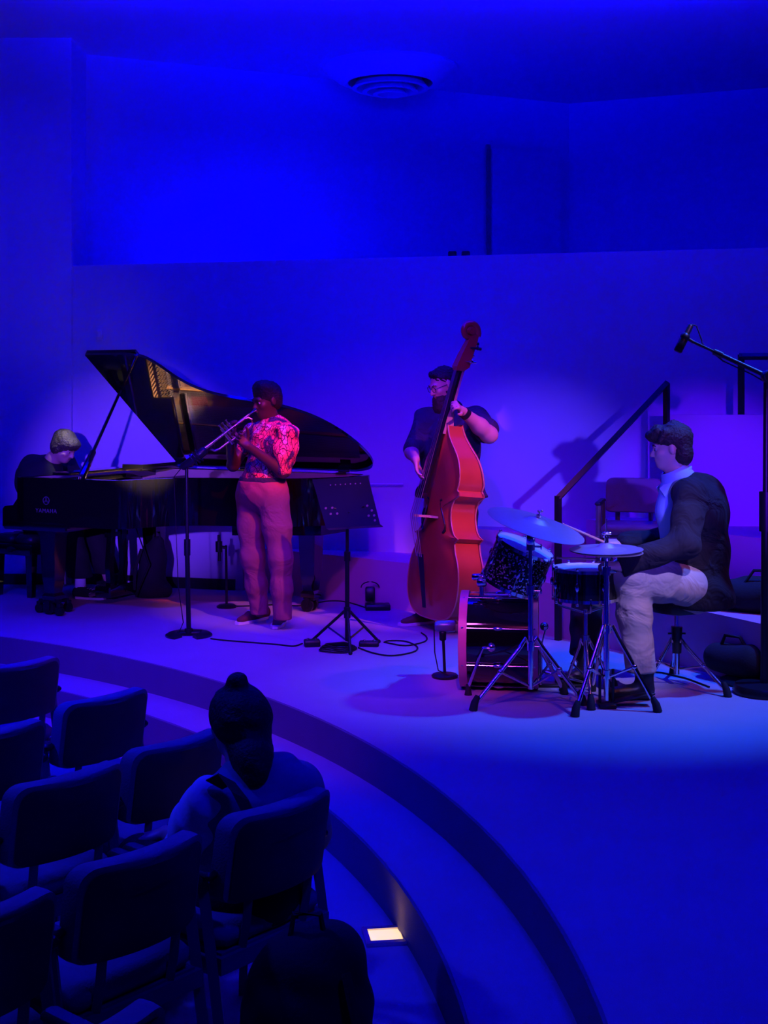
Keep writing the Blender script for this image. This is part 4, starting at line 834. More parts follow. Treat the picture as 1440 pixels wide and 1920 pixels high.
m.ring_surf([[p - n_, p - n_ + Vector((0, -.012, 0)), p + n_ + Vector((0, -.012, 0)), p + n_] for p in pts]); obj('bag_strap', m, M['cloth_maroon'], per, 40)
shoe('shoe', la - Vector((0, 0, .09)), la + Vector((-.12, .18, -.09)), M['leather'], M['rubber'], per); shoe('shoe', ra - Vector((0, 0, .09)), ra + Vector((-.12, .18, -.09)), M['leather'], M['rubber'], per)

# ------------------------------------------------------------------ double bass
DBD = 9.26
O = J(805, 1158, DBD); n0 = Vector((-.88, -.47, 0)); PHI = math.radians(5.6)
bz = Vector((0, 0, 1)) * math.cos(PHI) - n0 * math.sin(PHI); bn = n0 * math.cos(PHI) + Vector((0, 0, 1)) * math.sin(PHI); bw = Vector((.47, -.88, 0))
Bx = lambda w_, z_, n_: O + bw * w_ + bz * z_ + bn * n_
HB = 1.34
db = thing('double_bass', 'upright double bass with orange-brown varnish leaning against its player', 'double bass', (O.x, O.y, 0))
half = catmull([(0.0, 0.0), (.14, .006), (.25, .045), (.315, .13), (.335, .25), (.315, .38), (.265, .48), (.245, .545)], 5) + [(.285, .575), (.235, .592)] + catmull([(.205, .62), (.172, .70), (.170, .77), (.195, .83)], 4) + [(.255, .862), (.240, .885)] + catmull([(.222, .90), (.240, .95), (.235, 1.03), (.195, 1.12), (.12, 1.20), (.06, 1.27), (.035, 1.34)], 5)
loop = half + [(-x, y) for x, y in reversed(half[1:])] if False else [(x, y) for x, y in half] + [(-x, y) for x, y in reversed(half) if x > 1e-6]
def depth(z_): return .20 if z_ < .95 else .20 - (z_ - .95) / .39 * .085
m = MB(); m.ring_surf([[Bx(x, y, -.004) for x, y in loop], [Bx(x, y, -depth(y) * .5) for x, y in loop], [Bx(x, y, -depth(y)) for x, y in loop]], cap=False); obj('ribs', m, M['bassvar'], db, 50)
def plate(name, sgn, off):
    rings = []
    for k, (sc_, h_) in enumerate(((1.03, 0), (1.03, .006), (.97, .008), (.9, .014), (.75, .026), (.5, .038), (.25, .044), (.02, .046))):
        rings.append([Bx(x * sc_, .60 + (y - .60) * (1 + (sc_ - 1) * .55), (off(y) + sgn * h_)) for x, y in loop])
    m = MB(); m.ring_surf(rings, cap=True); return obj(name, m, M['bassvar'], db, 50)
front = plate('front_plate', 1, lambda y: -.004); plate('back_plate', -1, lambda y: -depth(y))
m = MB(); m.tube([Bx(x * 1.035, y + (.004 if y > .6 else -.004), .0) for x, y in loop] + [Bx(loop[0][0], loop[0][1] - .004, 0)], .006, 5, cap=False); obj('edge_binding', m, M['bassedge'], front, 60)
m = MB(); m.tube([Bx(x * 1.035, y, -depth(y)) for x, y in loop], .006, 5, cap=False); obj('edge_binding', m, M['bassedge'], db, 60)
for sx in (-1, 1):
    m = MB(); fp = catmull([(.135, .60), (.155, .62), (.150, .66), (.115, .72), (.085, .78), (.08, .815), (.10, .825)], 5); m.tube([Bx(sx * x, y, .036 - x * .05) for x, y in fp], [.010] * 6 + [.007] * (len(fp) - 12) + [.010] * 6, 6); obj('f_hole', m, M['ebony'], front, 60)
# neck, fingerboard, scroll
m = MB(); m.ring_surf([[Bx(x * w_, z_, n_ + y * t_) for x, y in ((-1, .0), (1, .0), (.7, -1), (-.7, -1))] for z_, n_, w_, t_ in ((1.28, .035, .035, .11), (1.34, .020, .030, .075), (1.45, -.005, .026, .045), (1.60, -.035, .023, .042), (1.745, -.068, .021, .045))]); obj('neck', m, M['maple'], db, 30)
def sl(z_): return -.050 + (1.745 - z_) * (.25 / 1.045)      # string line: nut (z 1.745) to bridge (z .70, n .20)
m = MB(); m.ring_surf([[Bx(x * w_, z_, sl(z_) - .012 + y) for x, y in ((-1, -.006), (0, .004), (1, -.006), (.8, -.03), (-.8, -.03))] for z_, w_ in ((1.745, .022), (1.3, .032), (.86, .042))]); obj('fingerboard', m, M['ebony'], db, 30)
m = MB(); m.ring_surf([[Bx(x * w_, z_, n_ + y * t_) for x, y in ((-1, .6), (1, .6), (1, -.6), (-1, -.6))] for z_, n_, w_, t_ in ((1.73, -.07, .024, .05), (1.76, -.085, .036, .085), (1.85, -.115, .032, .075), (1.95, -.155, .026, .06), (2.0, -.17, .022, .05))]); pg = obj('pegbox', m, M['bassvar'], db, 30)
m = MB(); c0 = (1.985, -.155); sp = []
for k in range(34):
    a = -1.6 + k * .33; r = .070 * (1 - k / 40); sp.append((c0[0] + .03 + r * math.sin(a + 1.2), c0[1] + .02 - r * math.cos(a + 1.2)))
m.tube([Bx(0, z_, n_) for z_, n_ in sp], [.026 - .0004 * k for k in range(34)], 8); m.cyl(Bx(-.034, c0[0] + .03, c0[1] + .02), Bx(.034, c0[0] + .03, c0[1] + .02), .022, seg=12); obj('scroll', m, M['bassvar'], db, 50)
for k, (z_, sx) in enumerate(((1.80, 1), (1.85, -1), (1.90, 1), (1.94, -1))):
    m = MB(); n_ = -.10 - (z_ - 1.8) * .35; m.cyl(Bx(.02 * sx, z_, n_), Bx(.085 * sx, z_, n_ - .02), .006, seg=8); m.box(Bx(.092 * sx, z_, n_ - .02), (.014, .03, .035), bev=.004); m.cyl(Bx(.03 * sx, z_, n_ - .03), Bx(.03 * sx, z_ - .0, n_ - .085), .008, .012, seg=8); obj('tuning_machine', m, M['chrome'] if k < 2 else M['ebony'], pg, 50)
m = MB(); m.ring_surf([[Bx(x, .70 + y * .5, .04 + z_) for x, z_ in ((-.075 + i, .0), (-.055 + i, .0), (-.03 + i * .4, .06), (-.045, .10), (-.04, .135), (0, .155), (.04, .135), (.045, .10), (.03 - i * .4, .06), (.055 - i, .0), (.075 - i, .0), (.05, .03), (0, .055), (-.05, .03))] for i, y in ((0, -.014), (0, .014))]); obj('bridge', m, M['maple'], db, 30)
m = MB(); m.ring_surf([[Bx(x * w_, z_, n_ + y) for x, y in ((-1, -.008), (0, .008), (1, -.008), (0, -.012))] for z_, n_, w_ in ((.07, .055, .022), (.30, .098, .035), (.44, .125, .045))]); obj('tailpiece', m, M['ebony'], db, 30)
for i in range(4):
    x = -.022 + .0147 * i; xb = -.042 + .028 * i
    m = MB(); m.tube([Bx(x * .55, 1.75, -.045), Bx(xb, .70, .198), Bx(xb * .8, .42, .125)], .0026, 5); obj('string', m, M['steel'], db, 60)
m = MB(); m.tube([Bx(0, 0.0, -.09), Bx(0, -.05, -.09)], .016, 10); e_ = Bx(0, -.05, -.09); m.tube([e_, Vector((e_.x - .01, e_.y, 0.0))], [.007, .004], 8); obj('endpin', m, M['steel'], db, 50)

# ------------------------------------------------------------------ drum kit
def rim_parts(parent, c, ax_v, r, h, mshell, mhoop, nl, lug_len, hoopw=.03, hoopr=.012, head_mat=None, twohoops=True):
    c = Vector(c); a = Vector(ax_v).normalized()
    u = a.cross(Vector((0, 0, 1)) if abs(a.z) < .8 else Vector((0, 1, 0))).normalized(); v = a.cross(u)
    m = MB(); m.lathe(c - a * h / 2, a, [(r - .006, .001), (r, 0), (r, h), (r - .006, h - .001), (r - .006, .001)], 40, cap=False); obj('shell', m, mshell, parent, 50)
    for s_ in (-1, 1):
        b = c + a * (h / 2) * s_
        m = MB(); m.lathe(b, a * s_, [(r + .002, -.012), (r + hoopr, -.012), (r + hoopr, -.012 + hoopw), (r + .002, -.012 + hoopw)], 40, cap=False); m.lathe(b, a * s_, [(r + .002, -.012 + hoopw), (r + .002, -.012)], 40, cap=False); obj('hoop', m, mhoop, parent, 50)
        m = MB(); m.lathe(b, a * s_, [(.0, .004), (r * .5, .004), (r, .003), (r + .001, -.005)], 40, cap=True); obj('drum_head', m, head_mat or M['skinhead'], parent, 50)
    for i in range(nl):
        t_ = 2 * PI * (i + .5) / nl; d_ = u * math.cos(t_) + v * math.sin(t_); q = c + d_ * (r + .012)
        m = MB(); m.tube([q - a * lug_len / 2, q - a * lug_len * .25, q + a * lug_len * .25, q + a * lug_len / 2], [.006, .011, .011, .006], 8); obj('lug', m, M['chrome'], parent, 50)
        m = MB(); m.tube([q - a * (h / 2 + .015), q + a * (h / 2 + .015)], .0032, 6)
        for s_ in (-1, 1): m.box(q + a * s_ * (h / 2 + .012) - d_ * .004, (.016, .016, .016), bev=.003)
        obj('tension_rod', m, M['chrome'], parent, 50)
def leg_set(parent, hub, feet, top_z, low_z, r=.011, name='leg'):
    hub = Vector(hub)
    for f in feet:
        f = Vector(f); f2 = Vector((f.x, f.y, .03)); d_ = (Vector((f.x, f.y, 0)) - Vector((hub.x, hub.y, 0))).normalized(); k = Vector((hub.x, hub.y, top_z)) + d_ * .035
        m = MB(); m.tube([Vector((hub.x, hub.y, top_z - .02)) + d_ * .015, k + Vector((0, 0, .01)), k + (f2 - k) * .12, f2], [r * .8, r, r, r], 8); md_ = k.lerp(f2, .5)
        m.tube([Vector((hub.x, hub.y, low_z)) + d_ * .015, md_], r * .6, 6); m.ball(md_, r * 1.4, 8, 6); lg_ = obj(name, m, M['chrome'], parent, 50)
        m = MB(); m.tube([f2 + Vector((0, 0, .045)) - d_ * .02, f2 + Vector((0, 0, .01)), Vector((f.x, f.y, 0)) + d_ * .01], [.014, .021, .024], 10); obj('rubber_foot', m, M['rubber'], lg_, 50)
def cymbal(name, label, c, nrm, r, grp=None, bell=.25):
    c = Vector(c); t_ = thing(name, label, 'cymbal', c)
    m = MB(); m.lathe(c, nrm, [(r, -.022), (r * .7, -.010), (r * bell * 1.2, 0), (r * bell, .003), (r * bell * .7, .018), (.008, .024), (.008, .022), (r * bell * .7, .016), (r * bell, .0005), (r * .7, -.012), (r, -.0235)], 48, cap=True); obj('bow', m, M['cymbal'], t_, 40)
    return t_

bdc = Vector(((937 - 720) / FPX * 7.56, 7.56, .272))
t = thing('bass_drum', 'black bass drum with pink-lit hoops lying on its side', 'drum', (bdc.x, bdc.y, 0))
rim_parts(t, bdc, (.992, -.125, 0), .255, .37, M['lacquer'], M['hoop'], 8, .05, hoopw=.045, hoopr=.016, head_mat=M['black'])
m = MB(); sp0 = J(905, 1215, 7.30); sp1 = P(878, 1303); m.tube([sp0 + Vector((.04, .0, .0)), sp0, sp0.lerp(sp1, .15) + Vector((-.01, 0, -.02)), sp1 + Vector((0, 0, .04))], .009, 8); m.ball(sp0 + Vector((.05, .02, 0)), .028, 12, 8); l_ = obj('spur', m, M['chrome'], t, 50)
m = MB(); m.tube([sp1 + Vector((0, 0, .06)), sp1 + Vector((0, 0, .02)), sp1], [.012, .018, .022], 10); obj('rubber_foot', m, M['rubber'], l_, 50)
m = MB(); sp2 = Vector((sp1.x, 7.85, 0)); q = Vector((sp0.x, 7.78, .3)); m.tube([q, q.lerp(sp2, .2) + Vector((-.01, 0, 0)), sp2], .009, 8); obj('spur', m, M['chrome'], t, 50)
m = MB(); b_ = J(903, 1110, 7.5); m.cyl(b_ + Vector((0, 0, -.02)), b_ + Vector((0, 0, .075)), .013, seg=10); m.box(b_ + Vector((0, 0, .055)), (.055, .05, .045), bev=.008); m.box(b_ + Vector((-.03, 0, .085)), (.05, .03, .035), bev=.006); m.tube([b_ + Vector((0, 0, .08)), b_ + Vector((.06, 0, .10)), J(930, 1065, 7.5)], .010, 8); obj('tom_holder', m, M['chrome'], t, 50)
tc_ = J(970, 1060, 7.50); tn = Vector((.36, -.16, .92)).normalized()
t = thing('rack_tom', 'sparkling tom drum tilted above the bass drum', 'drum', tc_)
rim_parts(t, tc_, tn, .165, .235, M['sparkle'], M['chrome'], 6, .05, hoopw=.02, hoopr=.008)
sc_ = Vector(((1098 - 720) / FPX * 7.32, 7.32, .625))
t = thing('snare_drum', 'black snare drum with chrome lugs in front of the drummer', 'drum', sc_)
rim_parts(t, sc_, (0, 0, 1), .176, .165, M['lacquer'], M['chrome'], 8, .045, hoopw=.018, hoopr=.008)
m = MB(); m.box(sc_ + Vector((.09, -.18, .0)), (.02, .02, .09), bev=.004); m.cyl(sc_ + Vector((.09, -.19, .03)), sc_ + Vector((.09, -.20, .03)), .01, seg=8); obj('snare_strainer', m, M['chrome'], t, 50)
t = thing('snare_stand', 'chrome tripod stand holding the snare drum', 'stand', (sc_.x, sc_.y, 0))
m = MB(); m.cyl((sc_.x, sc_.y, .10), (sc_.x, sc_.y, .48), .012, seg=12); m.cyl((sc_.x, sc_.y, .30), (sc_.x, sc_.y, .34), .02, seg=12); obj('pole', m, M['chrome'], t, 50)
for a in (30, 150, 270):
    d_ = Vector((math.cos(math.radians(a)), math.sin(math.radians(a)), 0)); b_ = Vector((sc_.x, sc_.y, .46)); m = MB(); m.tube([b_, b_ + d_ * .16 + Vector((0, 0, .03)), b_ + d_ * .190 + Vector((0, 0, .07)), b_ + d_ * .182 + Vector((0, 0, .10))], .007, 8); obj('basket_arm', m, M['chrome'], t, 50)
leg_set(t, (sc_.x, sc_.y, 0), [P(1108, 1330), P(1150, 1292), P(1058, 1296)], .30, .12, .009)
rd = Vector(((995 - 720) / FPX * 7.2, 7.2, 0)); rc = J(1007, 978, 7.2)
cymbal('ride_cymbal', 'large ride cymbal tilted at the left of the kit, above the tom', rc, (.27, -.16, .95), .272)
t = thing('cymbal_stand', 'chrome tripod stand under the large ride cymbal', 'stand', rd)
m = MB(); m.cyl(rd + Vector((0, 0, .07)), rd + Vector((0, 0, .62)), .0145, seg=12); m.cyl(rd + Vector((0, 0, .5)), rd + Vector((0, 0, .86)), .0105, seg=12); obj('pole', m, M['chrome'], t, 50)
for z_ in (.30, .60, .84):
    m = MB(); m.cyl(rd + Vector((0, 0, z_ - .02)), rd + Vector((0, 0, z_ + .03)), .023, seg=12); m.tube([rd + Vector((0, 0, z_)), rd + Vector((.05, -.01, z_))], .006, 8); m.box(rd + Vector((.055, -.01, z_)), (.008, .02, .03), bev=.003); obj('clamp', m, M['chrome'], t, 50)
m = MB(); m.box(rd + Vector((.0, 0, .885)), (.045, .05, .08), bev=.01); obj('tilter_block', m, M['chrome'], t, 50)
m = MB(); m.tube([rd + Vector((0, 0, .90)), rc - Vector((.27, -.16, .95)) * .02], .008, 8); m.tube([rc - Vector((.27, -.16, .95)) * .02, rc + Vector((.27, -.16, .95)) * .065], .004, 8); m.cyl(rc - Vector((.27, -.16, .95)) * .015, rc, .018, seg=12); m.cyl(rc + Vector((.27, -.16, .95)) * .026, rc + Vector((.27, -.16, .95)) * .04, .014, seg=12)
n_ = rc + Vector((.27, -.16, .95)) * .06; m.box(n_, (.03, .008, .014), bev=.003); obj('tilter', m, M['chrome'], t, 50)
leg_set(t, rd, [P(890, 1332), P(1091, 1322), P(1056, 1302)], .335, .09, .012)
hh = Vector(((1137 - 720) / FPX * 7.1, 7.1, 0)); hc = J(1137, 1026, 7.1)
t = cymbal('hi_hat_cymbal', 'upper hi-hat cymbal, topmost of the closed pair', hc, (0.02, -.03, 1), .195)
t = cymbal('hi_hat_cymbal', 'lower hi-hat cymbal, hidden beneath the upper one', hc - Vector((0, 0, .034)), (0.02, .03, -1), .195)
t = thing('hi_hat_stand', 'chrome hi-hat stand with pedal nearest the camera', 'stand', hh)
m = MB(); m.cyl(hh + Vector((0, 0, .03)), hh + Vector((0, 0, .74)), .015, seg=12); m.cyl(hh + Vector((0, 0, .5)), hh + Vector((0, 0, 1.0)), .004, seg=8); m.cyl(hh + Vector((0, 0, .735)), hc - Vector((0, 0, .05)), .010, seg=12); m.cyl(hc - Vector((0, 0, .07)), hc - Vector((0, 0, .045)), .035, .03, seg=16); obj('pole', m, M['chrome'], t, 50)
m = MB(); m.cyl(hc + Vector((0, 0, .025)), hc + Vector((0, 0, .085)), .011, seg=12); m.box(hc + Vector((.0, -.01, .075)), (.05, .014, .014), bev=.003); m.cyl(hc + Vector((0, 0, .05)), hc + Vector((0, 0, .06)), .019, seg=12); obj('clutch', m, M['chrome'], t, 50)
for z_ in (.17, .41, .72):
    m = MB(); m.cyl(hh + Vector((0, 0, z_ - .02)), hh + Vector((0, 0, z_ + .025)), .024, seg=12); m.tube([hh + Vector((0, 0, z_)), hh + Vector((.05, -.02, z_))], .006, 8); obj('collar', m, M['chrome'], t, 50)
leg_set(t, hh, [P(1080, 1343), P(1230, 1335), Vector((hh.x - .02, 7.45, 0))], .42, .16, .012)
m = MB(); m.box(hh + Vector((0, -.0, .012)), (.09, .13, .02), bev=.004); 
for sx in (-1, 1): m.cyl(hh + Vector((.035 * sx, 0, .02)), hh + Vector((.035 * sx, 0, .20)), .008, seg=8)
m.box(hh + Vector((.14, .02, .045)), (.24, .075, .010), Matrix.Rotation(math.radians(-12), 3, 'Y'), .003); obj('foot_pedal', m, M['black_metal'], t, 50)
bp_ = Vector((bdc.x + .34, 7.58, 0)); t = thing('kick_pedal', 'black bass drum pedal under the drummer\'s far boot', 'pedal', bp_)
m = MB(); m.box(bp_ + Vector((.0, 0, .01)), (.26, .09, .018), bev=.004); obj('base_plate', m, M['black_metal'], t, 50)
m = MB(); m.box(bp_ + Vector((.03, 0, .055)), (.24, .07, .012), Matrix.Rotation(math.radians(14), 3, 'Y'), .003); obj('footboard', m, M['chrome'], t, 50)
m = MB(); m.tube([bp_ + Vector((-.11, -.05, .02)), bp_ + Vector((-.11, -.05, .20)), bp_ + Vector((-.11, .05, .20)), bp_ + Vector((-.11, .05, .02))], .008, 8); m.tube([bp_ + Vector((-.11, 0, .20)), bp_ + Vector((-.075, 0, .33))], .005, 8); m.ball(bp_ + Vector((-.085, 0, .34)), .025, 10, 8); obj('beater_frame', m, M['chrome'], t, 50)
# sticks
for lab, a, b in (('drumstick in the drummer\'s far hand, raised behind the cymbals', J(1136, 1018, 7.62), J(1052, 981, 7.55)), ('drumstick in the drummer\'s near hand over the snare head', J(1150, 1050, 7.18), J(1040, 1046, 7.22))):
    t = thing('drumstick', lab, 'drumstick', a); m = MB(); m.tube([a, a.lerp(b, .6), a.lerp(b, .93)], [.008, .007, .0045], 8); obj('shaft', m, M['maple'], t, 60)
    m = MB(); m.ball(b.lerp(a, .05), .007, 8, 6); obj('tip', m, M['maple'], t, 60)
# throne
tb = Vector((P(1272, 1290).x, 7.58, 0)); t = thing('drum_throne', 'round black drum throne on chrome tripod beneath the drummer', 'stool', tb)
m = MB(); m.lathe(tb + Vector((0, 0, .43)), (0, 0, 1), [(.06, -.02), (.15, 0), (.165, .03), (.155, .065), (.02, .075)], 32); obj('seat', m, M['leather'], t, 50)
m = MB(); m.cyl(tb + Vector((0, 0, .07)), tb + Vector((0, 0, .42)), .016, seg=12); obj('pole', m, M['chrome'], t, 50)
m = MB(); m.cyl(tb + Vector((0, 0, .19)), tb + Vector((0, 0, .34)), .026, .032, seg=14); m.cyl(tb + Vector((-.05, 0, .30)), tb + Vector((.05, 0, .30)), .006, seg=8); obj('collar', m, M['black_metal'], t, 50)
leg_set(t, tb, [P(1362, 1306), P(1214, 1290), Vector((tb.x + .05, 7.9, 0))], .26, .10, .011)
# kick mic
kb = P(834, 1270); t = thing('kick_drum_microphone', 'short round-base stand with grey microphone before the bass drum', 'microphone', kb)
m = MB(); m.lathe(kb, (0, 0, 1), [(.075, 0), (.078, .012), (.07, .02), (.015, .028)], 24); obj('base', m, M['black_metal'], t, 50)
m = MB(); m.cyl(kb + Vector((0, 0, .02)), kb + Vector((-.01, 0, .24)), .009, seg=10); m.box(kb + Vector((-.012, 0, .245)), (.04, .035, .06), bev=.008); obj('pole', m, M['black_metal'], t, 50)
k1 = J(820, 1174, kb.y); m = MB(); m.tube([k1 + Vector((-.015, 0, 0)), k1 + Vector((.0, 0, 0)), k1 + Vector((.05, 0, .0)), k1 + Vector((.095, 0, .0)), k1 + Vector((.105, 0, 0))], [.022, .032, .034, .036, .028], 16); obj('microphone_body', m, mat('grey_mic', (.35, .33, .4), .35, metal=.5), t, 50)
m = MB(); m.tube([k1 + Vector((-.02, 0, 0)), kb + Vector((-.06, -.02, .15)), kb + Vector((-.04, -.04, .05)), kb + Vector((.05, -.06, .006))], .004, 6); obj('cable', m, M['rubber'], t, 50)

# ------------------------------------------------------------------ microphone and music stands
mb_ = P(354, 1192); t = thing('microphone_stand', 'straight black stand with lobed base and large microphone before the trumpet', 'microphone stand', mb_)
m = MB(); R_ = []
for k in range(29):
    a_ = math.radians(-62 + 304 * k / 28); c_, s_ = math.cos(a_), math.sin(a_)
    R_.append([mb_ + Vector((r_ * c_, r_ * s_, z_)) for r_, z_ in ((.075, 0), (.080, .026), (.140, .022), (.160, .010), (.160, 0))])
m.ring_surf(R_); m.box(mb_ + Vector((0, .03, .018)), (.17, .10, .026), bev=.008); m.cyl(mb_ + Vector((0, 0, .02)), mb_ + Vector((0, 0, .05)), .028, seg=14)
obj('base', m, M['black_metal'], t, 50)
m = MB(); m.cyl(mb_ + Vector((0, 0, .03)), mb_ + Vector((-.012, 0, .62)), .0165, seg=12); m.cyl(mb_ + Vector((-.01, 0, .58)), mb_ + Vector((-.015, 0, 1.16)), .0115, seg=12); m.cyl(mb_ + Vector((-.011, 0, .55)), mb_ + Vector((-.011, 0, .66)), .022, seg=12); obj('pole', m, M['black_metal'], t, 50)
mt = mb_ + Vector((-.015, 0, 1.17)); m = MB(); m.ball(mt, .022, 10, 8); m.tube([mt, mt + Vector((.03, 0, .035))], .008, 8)
for k in range(3): 
    c_ = mt + Vector((.045 + .02 * k, 0, .035 + .014 * k)); ax_v = Vector((.8, -.1, .6)).normalized(); sd_ = Vector((0, 1, 0)); up_ = ax_v.cross(sd_)
    m.tube([c_ + (sd_ * math.cos(q_) + up_ * math.sin(q_)) * .046 for q_ in [2 * PI * i / 18 for i in range(19)]], .004, 5)
obj('shock_mount', m, M['black_metal'], t, 50)
m = MB(); a = mt + Vector((-.035, 0, -.022)); b = mt + Vector((.135, -.01, .105)); m.tube([a, a.lerp(b, .05), a.lerp(b, .55), a.lerp(b, .6), a.lerp(b, .95), b], [.018, .026, .028, .032, .032, .02], 16); obj('microphone_body', m, M['black_metal'], t, 50)
m = MB(); m.tube([a, a + Vector((-.05, 0, -.06)), mb_ + Vector((-.07, -.02, .35)), mb_ + Vector((-.03, -.05, .1)), mb_ + Vector((-.07, -.05, .006)), mb_ + Vector((-.12, .1, .006))], .0035, 6); obj('cable', m, M['rubber'], t, 50)
# small mic under the piano
q0 = P(425, 1139); t = thing('short_microphone_stand', 'short black stand with clipped microphone beside the trumpeter under the piano', 'microphone stand', q0)
m = MB(); m.lathe(q0, (0, 0, 1), [(.075, 0), (.078, .012), (.06, .024), (.014, .03)], 24); obj('base', m, M['black_metal'], t, 50)
m = MB(); m.cyl(q0 + Vector((0, 0, .02)), q0 + Vector((-.005, 0, .48)), .010, seg=10); obj('pole', m, M['black_metal'], t, 50)
m = MB(); z0 = q0 + Vector((-.005, 0, .46)); m.tube([z0, z0 + Vector((-.045, 0, .01))], .012, 8); m.cyl(z0 + Vector((-.055, 0, .10)), z0 + Vector((-.05, 0, -.10)), .012, seg=10); m.cyl(z0 + Vector((-.055, 0, -.03)), z0 + Vector((-.055, 0, .05)), .026, seg=12); obj('microphone_body', m, M['black'], t, 50)
# music stand
ms = P(651, 1216); t = thing('music_stand', 'black tripod music stand with tilted perforated desk', 'music stand', ms)
m = MB(); m.cyl(ms + Vector((0, 0, .05)), ms + Vector((0, 0, .62)), .015, seg=12); m.cyl(ms + Vector((0, 0, .6)), ms + Vector((0, 0, .86)), .011, seg=12); m.cyl(ms + Vector((0, 0, .57)), ms + Vector((0, 0, .63)), .021, seg=12); m.cyl(ms + Vector((0, 0, .20)), ms + Vector((0, 0, .27)), .022, seg=12); obj('pole', m, M['black_metal'], t, 50)
for f in (P(583, 1206), P(710, 1206), P(657, 1228)):
    m = MB(); k = ms + Vector((0, 0, .24)); d_ = (f - ms); f2 = f + Vector((0, 0, .012)); m.tube([k + d_ * .08, f2], .010, 8); m.tube([ms + Vector((0, 0, .05)), (k + d_ * .08).lerp(f2, .5)], .006, 6); l_ = obj('leg', m, M['black_metal'], t, 50)
    m = MB(); m.ball(f2, .014, 8, 6); obj('rubber_foot', m, M['rubber'], l_, 50)
dk = [J(588, 899, 8.62), J(688, 894, 8.50), J(712, 984, 8.62), J(630, 985, 8.78)]
dk = [J(586, 899, 8.80), J(690, 893, 8.66), J(713, 985, 8.50), J(612, 991, 8.64)]
nrm = (dk[1] - dk[0]).cross(dk[3] - dk[0]).normalized() * .004
m = MB(); m.add([p + nrm for p in dk] + [p - nrm for p in dk], [(0, 1, 2, 3), (7, 6, 5, 4), (0, 4, 5, 1), (1, 5, 6, 2), (2, 6, 7, 3), (3, 7, 4, 0)]); dko = obj('desk', m, M['black_metal'], t, 30)
m = MB(); e1 = (dk[2] - dk[3]).normalized(); lipd = nrm.normalized() * .045; sgn = 1 if lipd.y > 0 else -1
for o2 in (0,): m.add([dk[3], dk[2], dk[2] + lipd * sgn, dk[3] + lipd * sgn, dk[3] + Vector((0, 0, .006)), dk[2] + Vector((0, 0, .006)), dk[2] + lipd * sgn + Vector((0, 0, .006)), dk[3] + lipd * sgn + Vector((0, 0, .006))], [(0, 1, 2, 3), (7, 6, 5, 4), (0, 4, 5, 1), (1, 5, 6, 2), (2, 6, 7, 3), (3, 7, 4, 0)])
obj('lip', m, M['black_metal'], dko, 30)
def dpt(u, v): return dk[0].lerp(dk[1], u).lerp(dk[3].lerp(dk[2], u), v)
sg = -1 if nrm.y > 0 else 1
for (u, v) in ((.10, .60), (.22, .60), (.16, .72), (.28, .72), (.86, .60), (.92, .70), (.84, .80), (.94, .80), (.93, .9)) + tuple((.30 + .09 * i, .14) for i in range(7)):
    m = MB(); q_ = dpt(u, v) + nrm * sg * 1.0; rr = .008 if v > .3 else .0045; m.cyl(q_, q_ + nrm * sg * .6, rr, rr, 10); obj('perforation', m, M['seatfab'], dko, 50)
m = MB(); m.tube([ms + Vector((0, 0, .86)), ms + Vector((.0, .02, .92)), dpt(.5, .72)], .009, 8)
for u in (.25, .8): m.tube([ms + Vector((0, .01, .90)), dpt(u, .62) + nrm * sg * 1.5], .006, 6)
obj('desk_bracket', m, M['black_metal'], t, 50)
# small boxes and cable coil at its feet
def gadget(name, lab, px, py, sx, sy, sz, rot=0, cat='box'):
    p_ = P(px, py); t_ = thing(name, lab, cat, p_); R_ = Matrix.Rotation(math.radians(rot), 3, 'Z')
    m = MB(); m.box(p_ + Vector((0, 0, sz / 2)), (sx, sy, sz), R_, .006); obj('case', m, M['black'], t_, 40)
    m = MB(); 
    for k in (-1, 1): m.cyl(p_ + R_ @ Vector((sx * .25 * k, 0, sz)), p_ + R_ @ Vector((sx * .25 * k, 0, sz + .008)), .010, seg=10)
    obj('knob', m, M['chrome'], t_, 40); return t_
gadget('direct_box', 'small black box left of the music stand feet', 585, 1212, .105, .07, .045, 8)
gadget('direct_box', 'flat black box right of the music stand feet', 692, 1212, .13, .06, .035, -4)
gadget('amplifier_unit', 'dark electronic box on the stage near the piano tail', 708, 1143, .19, .12, .045, 4, 'box')
p_ = P(694, 1138); t = thing('power_adapter', 'black adapter with looped cable standing on the electronic box', 'adapter', p_ + Vector((0, 0, .045)))
m = MB(); m.box(p_ + Vector((0, 0, .10)), (.075, .07, .11), bev=.01); obj('case', m, M['black'], t, 40)
m = MB(); m.tube([p_ + Vector((.0 + .07 * math.cos(a), 0, .15 + .045 * math.sin(a))) for a in [PI * k / 12 for k in range(13)]], .005, 6); obj('cable', m, M['rubber'], t, 50)
p_ = P(634, 1219); m = MB()
for k in range(4):
    m.tube([p_ + Vector(((.115 - .012 * k) * math.cos(a) + .01 * math.sin(3 * a + k), (.115 - .012 * k) * math.sin(a), .007 + .009 * k + .003 * math.sin(2 * a))) for a in [2 * PI * i / 36 for i in range(37)]], .0055, 6)
o = obj('cable_coil', m, M['rubber'], None, 50); tag(o, 'coiled black cable lying at the foot of the music stand', 'cable')
def cable(lab, pts, r=.005, z=.006):
    q_ = catmull([(P(a, b).x, P(a, b).y, z) for a, b in pts], 8); m = MB(); m.tube([Vector(c_) for c_ in q_], r, 6); o_ = obj('cable', m, M['rubber'], None, 60); tag(o_, lab, 'cable'); return o_
cable('black cable looping from the music stand toward the kick microphone', [(672, 1216), (700, 1226), (735, 1231), (775, 1224), (782, 1214), (760, 1204), (730, 1203), (720, 1206)])
cable('thin cable running from the left box along the stage', [(567, 1208), (550, 1213), (520, 1210), (470, 1206), (420, 1202), (395, 1199)])
